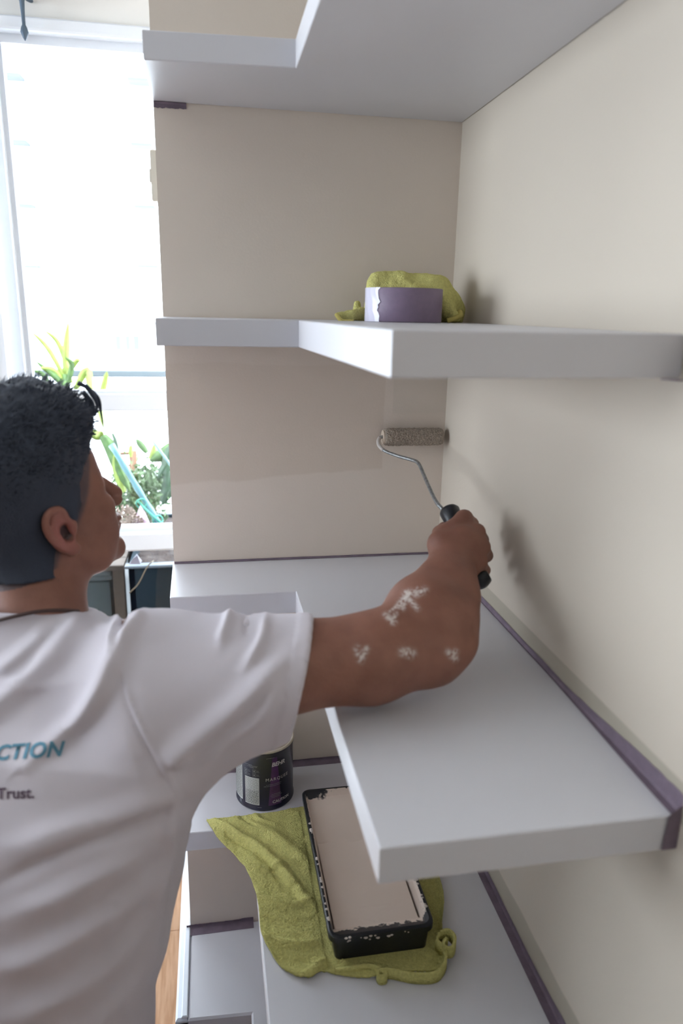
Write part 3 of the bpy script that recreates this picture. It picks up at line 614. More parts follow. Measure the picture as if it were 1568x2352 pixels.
m = MB().add(v, [(i * 13 + j, (i + 1) * 13 + j, (i + 1) * 13 + j + 1, i * 13 + j + 1) for i in range(NA) for j in range(12)])
m.obj('tape_end', mat('tape_end_pale', (.74, .72, .86), .25), rl, True)
# ------------------------------------------------------------------ mini roller
ro = empty('paint_roller', P(950, 1005, 1.27), 'mini paint roller with beige nap pressed on the back wall, held in the hand', 'paint roller')
rA = np.array([-.1165, -.0175, 1.5385]); rB = np.array([-.0105, -.0175, 1.5385]); NL, NA = 150, 110; V = []; r0 = .0155
for i in range(NL + 1):
    t = i / NL; endf = min(1, min(t, 1 - t) * 14) ** .45
    for k in range(NA):
        a = 2 * math.pi * k / NA; q = rA + (rB - rA) * t; s_ = Vector((q[0] * 1, math.cos(a) * r0, math.sin(a) * r0))
        rad = r0 * (.86 + .14 * endf) + .0011 * noise.noise(s_ * 420) + .0009 * noise.noise(s_ * 200)
        V.append(q + np.array([0, math.cos(a), math.sin(a)]) * rad)
m = MB().add(V, [(i * NA + k, i * NA + (k + 1) % NA, (i + 1) * NA + (k + 1) % NA, (i + 1) * NA + k) for i in range(NL) for k in range(NA)])
m.f += [tuple(range(NA))[::-1], tuple(NL * NA + k for k in range(NA))]
m.obj('roller_sleeve', mat('paint_nap', (.56, .47, .38), .8, bump=1.0, bscale=700, var=.45, vscale=420), ro, True)
MB().tube([rA - [.003, 0, 0], rA + [.002, 0, 0]], [.0125, .0125], 24).obj('end_cap', mat('cap_cream', (.6, .5, .4), .6), ro)
hA = P(1030, 1170, 1.045); hB = P(1107, 1346, .972)
wire = spline([rA + [.01, 0, 0], rA - [.005, 0, 0], P(869, 1011, 1.268), P(871, 1024, 1.262), P(884, 1036, 1.252), P(912, 1047, 1.228), P(944, 1056, 1.20), P(957, 1061, 1.185), P(965, 1072, 1.168), P(980, 1107, 1.12), P(1000, 1150, 1.065), P(1018, 1172, 1.044)], 6)
MB().tube(wire, .0030, 10).obj('wire_frame', M_steel, ro, True)
MB().tube(wire[8:24], .0035, 10).obj('paint_coat', mat('paint_on_wire', (.55, .50, .46), .5), ro, True)
hd = (hB - hA); hL = np.linalg.norm(hd); hd /= hL
pr_ = [(-.0006, .004), (.0, .0128), (.004, .0150), (.02, .0135), (.05, .0125), (.08, .0138), (hL * .82, .0128), (hL * .9, .0145), (hL * .97, .0150), (hL, .010), (hL + .002, .004)]
MB().tube([hA + hd * s_ for s_, _ in pr_], [r_ for _, r_ in pr_], 28).obj('grip', M_blk, ro, True)
# ------------------------------------------------------------------ the person
FC = RT * math.cos(math.radians(51)) + FW * np.array([1, 1, 0]) * math.sin(math.radians(51)); FC[2] = 0; FC /= np.linalg.norm(FC)
th_ = math.radians(16); hx = FC * math.cos(th_) + np.array([0, 0, 1]) * math.sin(th_); hy = np.cross([0, 0, 1], FC); hz = np.cross(hx, hy)
HM = np.array([hx, hy, hz]); EAR = P(143, 1222, .845); HC = EAR - (np.array([-.012, -.078, -.012]) @ HM)
def h(x, y, z): return HC + np.array([x, y, z]) @ HM
NK = P(88, 1440, .868)
SHR = P(330, 1540, .805); ELB = P(985, 1490, .845)
tf = FW * [1, 1, 0]; tf /= np.linalg.norm(tf); tr2 = RT * [1, 1, 0]; tr2 /= np.linalg.norm(tr2)
TA = tr2 * math.cos(math.radians(20)) - tf * math.sin(math.radians(20)); TF = tf * math.cos(math.radians(20)) + tr2 * math.sin(math.radians(20))  # shoulder axis, facing
SHL = NK - TA * .175 + np.array([0, 0, -.045])
feet = P(60, 2352, .97); root = np.array([feet[0], feet[1], 0.])
per = empty('person', root, 'person in a white printed t-shirt seen from behind, reaching up with a mini paint roller', 'person')
B = Field(np.array([-.90, -.68, 1.14]), np.array([.02, -.18, 1.74]), .0024)
# head
B.ell(h(-.020, 0, .040), (.098, .078, .092), HM); B.ell(h(.028, 0, -.038), (.056, .056, .072), HM, .03); B.ell(h(.03, 0, .035), (.058, .065, .062), HM, .02)
for s_ in (-1, 1):
    B.cone(h(-.010, s_ * .054, -.050), h(.030, s_ * .046, -.082), .017, .015, .02); B.cone(h(.030, s_ * .046, -.082), h(.074, s_ * .010, -.104), .015, .013, .015)
    B.ell(h(.052, s_ * .045, -.022), (.026, .019, .020), HM, .02); B.ell(h(.046, s_ * .037, -.056), (.030, .020, .030), HM, .02)
    B.cone(h(.076, s_ * .010, .014), h(.062, s_ * .048, .010), .011, .010, .012)
B.ell(h(.080, 0, -.101), (.014, .018, .014), HM, .012); B.ell(h(.068, 0, -.066), (.026, .032, .028), HM, .015)
for s_ in (-1, 1): B.ell(h(.090, s_ * .031, -.006), (.014, .015, .010), HM, .012, 's')
B.cone(h(.084, 0, .004), h(.108, 0, -.034), .008, .0105, .008)
for s_ in (-1, 1):
    B.ell(h(.099, s_ * .012, -.039), (.011, .008, .008), HM, .005); B.ell(h(.104, s_ * .007, -.047), (.004, .003, .004), HM, .002, 's')
B.ell(h(.091, 0, -.061), (.010, .024, .0055), HM, .004); B.ell(h(.089, 0, -.072), (.010, .020, .006), HM, .004)
B.ell(h(.098, 0, -.0663), (.006, .022, .0012), HM, .002, 's'); B.ell(h(.092, 0, -.084), (.006, .02, .005), HM, .006, 's')
# ears
for s_ in (-1, 1):
    def er(a, b_, o_): return h(-.012 + a * .95 - b_ * .12, s_ * (.070 + o_), -.012 + b_)
    B.cone(er(.012, .0, 0), er(-.004, 0, .010), .012, .010, .008)
    B.ell(er(-.002, .000, .009), (.0165, .006, .027), HM, .004)
    rim = [(.014, .008, .004), (.012, .024, .008), (.002, .031, .011), (-.010, .029, .014), (-.018, .018, .016), (-.019, .004, .016), (-.015, -.009, .014), (-.008, -.020, .011), (.002, -.028, .008)]
    rp_ = spline([er(*q) for q in rim], 3)
    B.ell(er(-.003, .004, .019), (.0125, .008, .021), HM, .004, 's')
    for q0, q1 in zip(rp_[:-1], rp_[1:]): B.cone(q0, q1, .0042, .0042, .002)
    B.ell(er(.003, -.027, .008), (.009, .005, .009), HM, .004)
    ah = spline([er(-.002, .022, .010), er(-.010, .012, .012), er(-.010, 0, .012), er(-.004, -.012, .011)], 3)
    for q0, q1 in zip(ah[:-1], ah[1:]): B.cone(q0, q1, .0032, .0032, .003)
    B.ell(er(.004, -.003, .014), (.0085, .013, .013), HM, .002, 's'); B.ell(er(.007, -.006, .004), (.005, .006, .012), HM, .001, 's')
    B.cone(er(.013, .002, .006), er(.012, -.006, .008), .0045, .004, .003)
# neck and shoulders
B.cone(h(-.035, 0, -.045), NK, .053, .057, .025); B.cone(h(.005, 0, -.075), NK + TF * .0, .036, .050, .02)
B.cone(NK - [0, 0, .055], SHR, .044, .050, .025); B.cone(NK - [0, 0, .055], SHL, .044, .052, .025); B.cone(NK - [0, 0, .06] + TF * .01, NK - [0, 0, .2], .060, .085, .03)
# right arm
B.cone(SHR, P(640, 1530, .80), .056, .050, .03); B.cone(P(640, 1530, .80), P(850, 1512, .822), .0515, .0485, .02); B.cone(P(850, 1512, .822), ELB, .0485, .041, .02)
B.cone(ELB, P(1000, 1425, .880), .040, .0425, .02); B.cone(P(1000, 1425, .880), P(1032, 1350, .925), .0425, .033, .02); B.cone(P(1032, 1350, .925), P(1046, 1300, .958), .032, .027, .02)
B.cone(P(905, 1470, .84), P(960, 1395, .885), .036, .034, .025); B.cone(P(960, 1395, .885), P(1015, 1315, .950), .031, .022, .025)
B.ell(P(1030, 1484, .848), (.021, .021, .021), None, .02); B.cone(P(1046, 1470, .855), P(1060, 1380, .905), .024, .020, .02)
# right hand
WR = P(1043, 1300, .960)
Kn = [(P(1066, 1190, .998), .0115), (P(1094, 1222, .988), .0118), (P(1106, 1256, .978), .0115), (P(1100, 1292, .968), .0105)]
for (q, r_), ofs in zip(Kn, ((-14, 0), (-4, 0), (6, 0), (16, 4))): B.cone(P(1043 + ofs[0], 1306, .962), q, .019, r_, .012)
B.ell(P(1056, 1262, .978), (.030, .022, .034), None, .012)
fing = [[(1066, 1190, .998), (1083, 1203, 1.032), (1062, 1212, 1.056), (1034, 1214, 1.052)],
        [(1094, 1222, .988), (1106, 1240, 1.022), (1084, 1250, 1.048), (1050, 1246, 1.044)],
        [(1106, 1256, .978), (1116, 1276, 1.008), (1096, 1288, 1.034), (1064, 1280, 1.032)],
        [(1100, 1292, .968), (1112, 1310, .992), (1098, 1322, 1.014), (1074, 1312, 1.016)]]
for q, r_ in zip(fing, (.0100, .0102, .0098, .0086)):
    q = [P(*a) for a in q]
    B.cone(q[0], q[1], r_ * 1.1, r_, .005); B.cone(q[1], q[2], r_, r_ * .9, .002); B.cone(q[2], q[3], r_ * .9, r_ * .82, .002)
B.cone(P(1030, 1300, .958), P(1012, 1250, .972), .021, .0175, .012); B.cone(P(1012, 1250, .972), P(1012, 1226, 1.000), .0165, .0120, .008); B.cone(P(1012, 1226, 1.0), P(1020, 1216, 1.034), .0115, .0105, .004); B.cone(P(1020, 1216, 1.034), P(1042, 1212, 1.056), .0105, .0085, .003); B.cone(P(1026, 1222, .986), P(1062, 1196, .992), .0125, .0110, .008)
HLZ = [-.14, -.09, -.055, -.035, -.028, -.006, .01, .03, .06, .085, .10]; HLX = [-.048, -.046, -.040, -.020, .006, .024, .036, .046, .066, .090, .13]
V, F = B.mesh(2)
me = mesh_np('body', V, F)
pu, pv, pz = proj(V); NB_ = vnormals(V, F); vis = (NB_ @ FW) < .2
pt = np.zeros(len(V)); strokes = [((915, 1392), (940, 1360), 7), ((925, 1398), (932, 1372), 5), ((940, 1378), (958, 1398), 6), ((930, 1362), (972, 1360), 6), ((955, 1365), (975, 1355), 7), ((885, 1412), (905, 1430), 6), ((900, 1430), (908, 1410), 5), ((820, 1490), (828, 1515), 7), ((828, 1515), (842, 1490), 6), ((822, 1495), (835, 1500), 4), ((925, 1498), (945, 1500), 9), ((938, 1493), (942, 1508), 6), ((1030, 1498), (1045, 1512), 7), ((1036, 1508), (1046, 1496), 6), ((895, 1405), (960, 1350), 3)]
for (a, b_, w_) in strokes:
    a = np.array(a, float); b_ = np.array(b_, float); d = b_ - a; t = np.clip(((pu - a[0]) * d[0] + (pv - a[1]) * d[1]) / (d @ d), 0, 1)
    dd = np.hypot(pu - a[0] - t * d[0], pv - a[1] - t * d[1]); pt = np.maximum(pt, np.exp(-(dd / w_) ** 2))
pt *= vis; at_ = me.attributes.new('paint', 'FLOAT', 'POINT'); at_.data.foreach_set('value', pt.astype(np.float32))
L_ = (V - HC) @ HM.T; rd = np.exp(-(((L_[:, 0] + .015) / .022) ** 2 + ((np.abs(L_[:, 1]) - .082) / .012) ** 2 + ((L_[:, 2] + .012) / .03) ** 2))
hl_ = np.interp(L_[:, 2], HLZ, HLX); fd = np.exp(-(np.maximum(L_[:, 0] - hl_, 0) / .006) ** 2) * (np.linalg.norm(L_, axis=1) < .17) * (np.abs(L_[:, 1]) < .0745) * (L_[:, 2] > -.052) * (L_[:, 2] < .06)
at_ = me.attributes.new('fade', 'FLOAT', 'POINT'); at_.data.foreach_set('value', fd.astype(np.float32))
at_ = me.attributes.new('red', 'FLOAT', 'POINT'); at_.data.foreach_set('value', rd.astype(np.float32))
body = link('body', me, M_skin, per, True)
for s_ in (-1, 1):
    o = MB(); c_ = h(.0665, s_ * .031, -.005)
    o.lathe([(.0115 * math.sin(a), .0115 * math.cos(a)) for a in np.linspace(.001, math.pi - .001, 14)], 20, c_); eb = o.obj('eye', mat('eye_white', (.75, .73, .70), .15), per, True)
    o = MB(); d_ = hx; p0 = c_ + d_ * .0108; o.tube([p0 - d_ * .001, p0 + d_ * .0009], [.0055, .0045], 16); o.obj('iris', mat('iris_brown', (.05, .025, .012), .2), eb)
# left arm, hanging
LA = Field(np.array([-1.06, -.62, .60]), np.array([-.62, -.12, 1.42]), .004)
eL = SHL + TF * .02 - TA * .04 + np.array([0, 0, -.29]); wL = eL + TF * .10 + TA * .01 + np.array([0, 0, -.22])
LA.cone(SHL, eL, .05, .04, .01); LA.cone(eL, wL, .041, .027, .02); LA.cone(wL, wL + TF * .02 - [0, 0, .05], .026, .024, .01); pal = wL + TF * .035 - np.array([0, 0, .085]); LA.cone(wL, pal, .022, .026, .01)
for k, (o_, L2_) in enumerate(((.024, .075), (.009, .083), (-.007, .078), (-.022, .062))):
    a = pal + TF * o_; b_ = a + TA * .006 - np.array([0, 0, L2_ * .55]); c_ = b_ + TA * .018 - np.array([0, 0, L2_ * .45]); LA.cone(a, b_, .0095, .0088, .004); LA.cone(b_, c_, .0088, .0075, .002)
LA.cone(wL + TF * .01 - np.array([0, 0, .03]), pal + TF * .042 + TA * .02, .014, .0105, .006); LA.cone(pal + TF * .042 + TA * .02, pal + TF * .045 + TA * .03 - np.array([0, 0, .03]), .0105, .009, .003)
V2, F2 = LA.mesh(2); m2 = mesh_np('left_arm', V2, F2); link('arm', m2, M_skin, per, True)
# shirt
SHf = Field(np.array([-1.0, -.72, .80]), np.array([-.26, -.12, 1.50]), .003)
cz = lambda y, t: P(60, y, t)
cc = [P(72, 2420, .99), P(58, 2250, .955), P(66, 2060, .925), P(66, 1900, .895), P(70, 1760, .87), P(80, 1620, .862), P(84, 1500, .866)]
zz = [float(q[2]) for q in cc]; abv = [(.172, .120), (.178, .118), (.192, .120), (.203, .122), (.205, .118), (.185, .108), (.11, .075)]
SHf.loft(zz, cc, abv, TA, .03)
SHf.cone(NK - [0, 0, .03], NK + [0, 0, .05], .066, .063, .03); SHf.cone(NK - [0, 0, .02], P(240, 1548, .83), .064, .057, .03); SHf.cone(P(240, 1550, .83), P(350, 1542, .81), .052, .063, .03)
SHf.cone(NK + np.array([0, 0, -.020]), SHL, .064, .066, .03)
SHf.cone(P(350, 1542, .81), P(740, 1538, .797), .063, .0590, .03)
SHf.cone(P(400, 1610, .815), P(740, 1545, .80), .080, .044, .04); SHf.cone(P(380, 1680, .825), P(560, 1640, .815), .078, .035, .05)
SHf.cone(SHL, SHL - TA * .045 + TF * .01 - np.array([0, 0, .24]), .066, .062, .04)
# openings
cf = P(694, 1540, .80); cn = RT * .98 - UP * .19 + FW * .08
SHf.plane(cf, cn, P(694, 1540, .80) - .25, P(694, 1540, .80) + .25)
SHf.cone(P(600, 1536, .80), P(800, 1520, .815), .0545, .0545, 0, 's')
sl_ = SHL - TA * .04 + TF * .01 - np.array([0, 0, .215]); SHf.plane(sl_, [0, 0, -1], sl_ - [.09, .09, .09], sl_ + [.075, .09, .02])
SHf.plane(NK + np.array([0, 0, .047]) - TF * .06, np.array([0, 0, 1]) + TF * .35, NK - [.11, .11, -.0], NK + [.11, .11, .15]); SHf.cone(NK + [0, 0, .0], NK + [0, 0, .16], .0585, .0585, .0, 's')
V, F = SHf.mesh(3); N_ = vnormals(V, F); pu, pv, pz = proj(V)
near = (N_ @ FW) < .35
disp = np.zeros(len(V))
def foldpx(pts, w_, amp, w2=None):
    global disp
    q = np.array(spline(pts, 40)); tt = np.linspace(0, 1, len(q)); best = np.full(len(V), 1e9); bt = np.zeros(len(V)); sd = np.zeros(len(V))
    tg = np.gradient(q, axis=0); tg /= np.linalg.norm(tg, axis=1)[:, None]
    for a, t, g_ in zip(q, tt, tg):
        dx, dy = pu - a[0], pv - a[1]; d = np.hypot(dx, dy); k_ = d < best; best[k_] = d[k_]; bt[k_] = t; sd[k_] = (g_[0] * dy - g_[1] * dx)[k_]
    ww = np.where(sd > 0, w_, w2 or w_); env = np.minimum(1, np.minimum(bt + .08, 1.08 - bt) / .3)
    disp += amp * np.exp(-(best / ww) ** 2) * env
k = .0135
foldpx([(-40, 1660), (0, 1622), (96, 1541), (172, 1455), (200, 1425)], 24, k, 34)
foldpx([(60, 1760), (158, 1685), (201, 1647), (239, 1589), (268, 1522), (300, 1450)], 15, k * 1.1, 30)
foldpx([(-20, 1560), (60, 1495), (120, 1440)], 22, k * .7)
foldpx([(380, 1760), (407, 1733), (526, 1637), (600, 1570), (660, 1508)], 20, k * .8, 30)
foldpx([(430, 1790), (520, 1700), (600, 1640), (650, 1560)], 16, k * .55)
foldpx([(330, 1405), (310, 1440), (285, 1490)], 12, k * .8); foldpx([(262, 1415), (268, 1450), (262, 1500)], 10, k * .7); foldpx([(300, 1412), (290, 1450)], 6, -k * .3)
foldpx([(530, 1402), (520, 1440), (505, 1480)], 12, k * .7); foldpx([(610, 1412), (600, 1470), (560, 1540)], 12, k * .55); foldpx([(570, 1405), (562, 1460)], 9, -k * .4)
foldpx([(440, 1860), (300, 1960), (160, 2040), (0, 2110)], 26, k * .8, 40)
foldpx([(420, 1900), (330, 2030), (200, 2130), (60, 2200), (-20, 2220)], 24, k * .8, 36)
foldpx([(400, 1990), (330, 2120), (230, 2230), (90, 2310), (0, 2345)], 24, k * .7, 34)
foldpx([(385, 2080), (330, 2220), (240, 2330), (180, 2380)], 20, k * .6, 30)
foldpx([(450, 1790), (330, 1850), (160, 1900), (0, 1960)], 28, k * .6, 40); foldpx([(430, 1835), (280, 1905), (120, 1970), (0, 2030)], 16, -k * .5)
foldpx([(400, 1830), (372, 1950), (340, 2080)], 12, k * .5); foldpx([(405, 1900), (385, 2050), (350, 2250)], 10, -k * .4)
foldpx([(276, 1530), (290, 1610), (340, 1720), (405, 1830)], 5, -.0022); foldpx([(284, 1540), (300, 1615), (352, 1722), (412, 1828)], 6, .0022)
V = V + N_ * (disp * near)[:, None]
V += N_ * (.0012 * np.array([noise.noise(Vector(q * 22)) for q in V]) + .0018 * np.array([noise.noise(Vector((q[0] * 14 + q[2] * 9, q[1] * 12, q[2] * 5))) for q in V]))[:, None]
# the hem at the sleeve stands a little proud
ax_ = cn / np.linalg.norm(cn); dd = (V - cf) @ ax_; rad_ = np.linalg.norm((V - cf) - dd[:, None] * ax_, axis=1); hemm = (dd > -.0165) & (rad_ < .10) & (rad_ > .056); V[hemm] += N_[hemm] * .0013
sme = mesh_np('t_shirt', V, F); sh_o = link('t_shirt', sme, M_shirt, per, True)
# prints on the back of the shirt, laid on the cloth
bv = BVHTree.FromPolygons([Vector(q) for q in V], [tuple(int(i) for i in q) for q in F])
def cloth_text(txt, u0, v0, size, slope, m, **kw):
    me = textmesh(txt, size, **kw); xs = [q.co.x for q in me.vertices]; mx_ = max(xs)
    bm = bmesh.new(); bm.from_mesh(me); bmesh.ops.triangulate(bm, faces=bm.faces[:]); bmesh.ops.subdivide_edges(bm, edges=[e_ for e_ in bm.edges if e_.calc_length() > size * .2], cuts=1)
    for q in bm.verts:
        u = u0 + (q.co.x - mx_); v_ = v0 - q.co.y - (u - u0) * slope
        d = FW + RT * (u - 784) / FPX - UP * (v_ - 1176) / FPX; hit = bv.ray_cast(Vector(CAM), Vector(d).normalized())
        q.co = hit[0] + hit[1] * .0009 if hit[0] else Vector(CAM + d * .75)
    me2 = bpy.data.meshes.new('lettering'); bm.to_mesh(me2); bm.free(); o = link('lettering', me2, m, sh_o); return o
cloth_text('UCTION', 150, 1735, 48, .07, mat('print_teal', (.10, .26, .36), .8), bold=1.6, shear=.28, space=1.04)['label'] = 'teal slanted capital letters'
cloth_text('Trust.', 80, 1832, 36, .03, mat('print_plum', (.10, .06, .09), .8), bold=.8)['label'] = 'dark plum lettering'
# cord at the collar
m = MB(); m.tube(spline([P(-60, 1440, .798), P(0, 1424, .792), P(50, 1412, .792), P(95, 1404, .800), P(140, 1402, .815), P(180, 1404, .84)], 8), .0022, 8); m.obj('neck_cord', mat('cord_dark', (.07, .04, .035), .7), per, True)
# trousers and shoes
TR = Field(np.array([-.95, -.75, .06]), np.array([-.38, -.12, 1.02]), .006)
hp = cc[0]; hipz = .90
TR.ell([hp[0], hp[1], .82], (.148, .092, .10), np.array([TA, TF, [0, 0, 1]]), .04)
shoes = []
for s_, st in ((1, .03), (-1, -.04)):
    a = np.array([hp[0], hp[1], .80]) + TA * s_ * .075; b_ = np.array([root[0], root[1], .48]) + TA * s_ * .10 + TF * (st + .02); c_ = np.array([root[0], root[1], .10]) + TA * s_ * .11 + TF * st
    TR.cone(a, b_, .082, .066, .02); TR.cone(b_, c_, .066, .058, .02); shoes.append(c_)
V2, F2 = TR.mesh(2); link('trousers', mesh_np('trousers', V2, F2), M_jean, per, True)
for c_ in shoes:
    SF = Field(c_ - [.16, .16, .10], c_ + [.16, .20, .06], .005); f0 = np.array([c_[0], c_[1], .035]); SF.cone(f0 - TF * .05, f0 + TF * .05, .036, .036, .01); SF.cone(f0 + TF * .05, f0 + TF * .15, .038, .030, .01); SF.cone(f0 - TF * .03, f0 + [0, 0, .06], .038, .045, .02)
    SF.plane([0, 0, .002], [0, 0, -1], f0 - .3, f0 + .3); V2, F2 = SF.mesh(1); link('shoe', mesh_np('shoe', V2, F2), mat('shoe_grey', (.08, .08, .085), .7), per, True)
# hair: cap hugging the skull plus many short strands and a few loose fringe locks
HF = Field(HC - .19, HC + .19, .0028)
HF.ell(h(-.021, 0, .044), (.104, .083, .099), HM, .0); HF.ell(h(.012, 0, .088), (.084, .066, .056), HM, .02); HF.ell(h(-.05, 0, -.03), (.062, .064, .075), HM, .02); HF.cone(h(-.038, 0, -.045), h(-.035, 0, -.045) * .35 + NK * .65, .0590, .0600, .02)
HF.cone(h(.008, -.066, .0), h(.008, -.069, -.004), .014, .008, .012); HF.cone(h(.008, .066, .0), h(.008, .069, -.004), .014, .008, .012)
# face side removed along the hairline
def cutbox(px_, dx_, lo_, hi_): HF.plane(px_, dx_, lo_, hi_, .004)
q = HF.sub(HC - .19, HC + .19); sl, X, Y, Z = q
lx = (X - HC[0]) * hx[0] + (Y - HC[1]) * hx[1] + (Z - HC[2]) * hx[2]; ly = (X - HC[0]) * hy[0] + (Y - HC[1]) * hy[1] + (Z - HC[2]) * hy[2]; lz = (X - HC[0]) * hz[0] + (Y - HC[1]) * hz[1] + (Z - HC[2]) * hz[2]
line = np.interp(lz, HLZ, HLX)
HF.D[sl] = np.maximum(HF.D[sl], lx - line)
HF.D[sl] = np.maximum(HF.D[sl], float(P(50, 1362, .80)[2]) - Z)
V, F = HF.mesh(2); N_ = vnormals(V, F); L_ = (V - HC) @ HM.T
topk = np.clip((L_[:, 2] - .03) / .06, 0, 1)
V += N_ * ((.0004 + .0042 * topk) * np.array([noise.noise(Vector((q[0] * 55, q[1] * 55, q[2] * 40))) + .5 * noise.noise(Vector(q * 130)) for q in V]) + .009 * topk)[:, None]
hair = link('hair', mesh_np('hair', V, F), M_hair, per, True)
ids_ = RNG.integers(0, len(V), 9000); tv = []; tf_ = []
for i in ids_:
    k_ = topk[i]; L2_ = .002 + .016 * k_ * RNG.random(); n0 = N_[i]; fwd = hx * .8 * k_ - hz * .5 * (1 - k_) + RNG.normal(size=3) * .3; d = n0 * (.35 + .5 * k_) + fwd; d /= np.linalg.norm(d); s0 = np.cross(d, n0); s0 /= np.linalg.norm(s0) + 1e-9
    p0 = V[i] - n0 * .001; w_ = .0005 + .0005 * k_; p1 = p0 + d * L2_ * .55; p2 = p0 + (d * .8 + fwd * .25 - n0 * .15) * L2_; a = len(tv); tv += [p0 - s0 * w_, p0 + s0 * w_, p1 + s0 * w_ * .8, p1 - s0 * w_ * .8, p2]; tf_ += [(a, a + 1, a + 2, a + 3), (a + 3, a + 2, a + 4)]
m = MB().add(tv, tf_); tag(m.obj('hair_strands', M_hair, hair), kind='stuff')
lk = MB()
for pts in ([(195, 885, .90), (225, 915, .905), (232, 950, .91), (238, 985, .915)], [(200, 890, .90), (218, 910, .905), (229, 938, .91), (233, 962, .912)], [(190, 900, .89), (212, 925, .90), (214, 950, .90), (206, 958, .90)], [(196, 905, .90), (208, 940, .90), (200, 950, .90)], [(205, 895, .895), (222, 925, .90), (220, 945, .905), (212, 950, .905)], [(180, 880, .90), (205, 893, .90), (222, 912, .90)], [(196, 930, .90), (204, 948, .90), (207, 966, .90)]):
    q = spline([P(*a) for a in pts], 6); n_ = len(q); lk.tube(q, [.0028 * (1 - i / n_) + .0004 for i in range(n_)], 7)
lk.obj('fringe_lock', M_hair, hair, True)
# ------------------------------------------------------------------ outside: planter, plants, balcony rail, apartment block
gz = .55
M_soil = mat('soil', (.05, .035, .03), .9, bump=1, bscale=120, var=.5, vscale=90)
bd_ = MB(); bd_.box((-3.6, YW + .14, .38), (1.2, 2.6, .44)); struct(bd_.obj('balcony_floor', mat('balcony_slab', (.040, .045, .048), .8)))
pc = on(395, 1298, 1, 1.10); zr = float(pc[2])
pb = empty('planter_box', (-.6, 1.3, .44), 'dark slate planter trough outside the far window, under the plants', 'planter')
x0, x1, y0, y1 = float(on(294, 1298, 1, 1.10)[0]), .1, 1.10, 1.75
m = MB(); m.box((x0, y0, .44), (x1, y0 + .02, zr)); m.box((x0, y1 - .02, .44), (x1, y1, zr)); m.box((x0, y0, .44), (x0 + .02, y1, zr)); m.box((x1 - .02, y0, .44), (x1, y1, zr)); m.obj('trough', mat('slate_plastic', (.016, .025, .032), .85, spec=.15), pb)
M_rim = mat('rim_grey', (.14, .16, .18), .4)
for ya, yb in ((y0 - .012, y0 + .02), (y1 - .02, y1 + .01)): MB().box((x0 - .01, ya, zr - .004), (x1 + .01, yb, zr + .006), .002).obj('rim', M_rim, pb)
v = []; nn = 50
for j in range(nn):
    for i in range(nn): x = x0 + .02 + (x1 - x0 - .04) * i / (nn - 1); y = y0 + .02 + (y1 - y0 - .04) * j / (nn - 1); v.append((x, y, zr - .012 + .014 * noise.noise(Vector((x * 25, y * 25, 0))) + .01 * noise.noise(Vector((x * 70, y * 70, 0)))))
MB().add(v, [(j * nn + i, j * nn + i + 1, (j + 1) * nn + i + 1, (j + 1) * nn + i) for j in range(nn - 1) for i in range(nn - 1)]).obj('soil', M_soil, pb, True)
# pale side table left of the trough
tb0 = on(235, 1300, 1, 1.12); ztb = float(tb0[2])
tt_ = empty('balcony_table', (tb0[0], 1.3, .44), 'pale wooden slatted table outside, left of the dark trough', 'table')
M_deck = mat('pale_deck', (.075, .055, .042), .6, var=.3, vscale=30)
xa, xb = float(on(120, 1300, 1, 1.12)[0]), float(on(283, 1300, 1, 1.12)[0])
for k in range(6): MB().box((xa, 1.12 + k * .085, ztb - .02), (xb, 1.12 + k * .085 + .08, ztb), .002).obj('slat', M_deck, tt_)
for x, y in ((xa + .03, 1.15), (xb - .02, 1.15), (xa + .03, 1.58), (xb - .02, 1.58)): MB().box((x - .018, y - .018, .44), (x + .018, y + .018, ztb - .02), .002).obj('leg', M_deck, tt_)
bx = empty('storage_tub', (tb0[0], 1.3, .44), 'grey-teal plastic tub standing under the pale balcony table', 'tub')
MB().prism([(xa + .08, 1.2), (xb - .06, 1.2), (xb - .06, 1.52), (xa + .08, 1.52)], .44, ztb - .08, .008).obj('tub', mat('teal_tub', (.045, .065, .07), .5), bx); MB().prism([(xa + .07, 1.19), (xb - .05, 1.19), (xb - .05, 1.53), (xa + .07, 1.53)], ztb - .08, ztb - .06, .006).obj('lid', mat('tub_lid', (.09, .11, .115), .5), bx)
# leaves and plants
M_leaf = mat('leaf_green', (.085, .17, .04), .5, var=.4, vscale=40); M_leafy = mat('leaf_yellowgreen', (.26, .34, .06), .5, var=.3, vscale=30); M_leafd = mat('leaf_dark', (.045, .10, .045), .45, var=.4, vscale=30)
def leaf(parent, pts, w_, m, fold=.25, name='leaf'):
    q = spline(pts, 5); n_ = len(q); v = []; 
    for i, a in enumerate(q):
        t = i / (n_ - 1); tg = q[min(i + 1, n_ - 1)] - q[max(i - 1, 0)]; tg /= np.linalg.norm(tg); vw = a - CAM; s_ = np.cross(tg, vw); s_ /= np.linalg.norm(s_); nn_ = np.cross(s_, tg); ww = w_ * (math.sin(math.pi * min(1, t * .85 + .15)) ** .7 if t < .999 else .02)
        v += [a - s_ * ww + nn_ * ww * fold, a, a + s_ * ww + nn_ * ww * fold, a + nn_ * .0015]
    f = [(i * 4 + j, i * 4 + j + 1, i * 4 + 5 + j, i * 4 + 4 + j) for i in range(n_ - 1) for j in (0, 1)] + [(i * 4 + j, i * 4 + 4 + j, i * 4 + 4 + k2, i * 4 + k2) for i in range(n_ - 1) for j, k2 in ((0, 3), (3, 2))]
    return MB().add(v, f).obj(name, m, parent, True)
D = 2.75
pA = empty('dracaena', P(150, 1100, D), 'tall yellow-green spiky plant outside behind the head', 'plant')
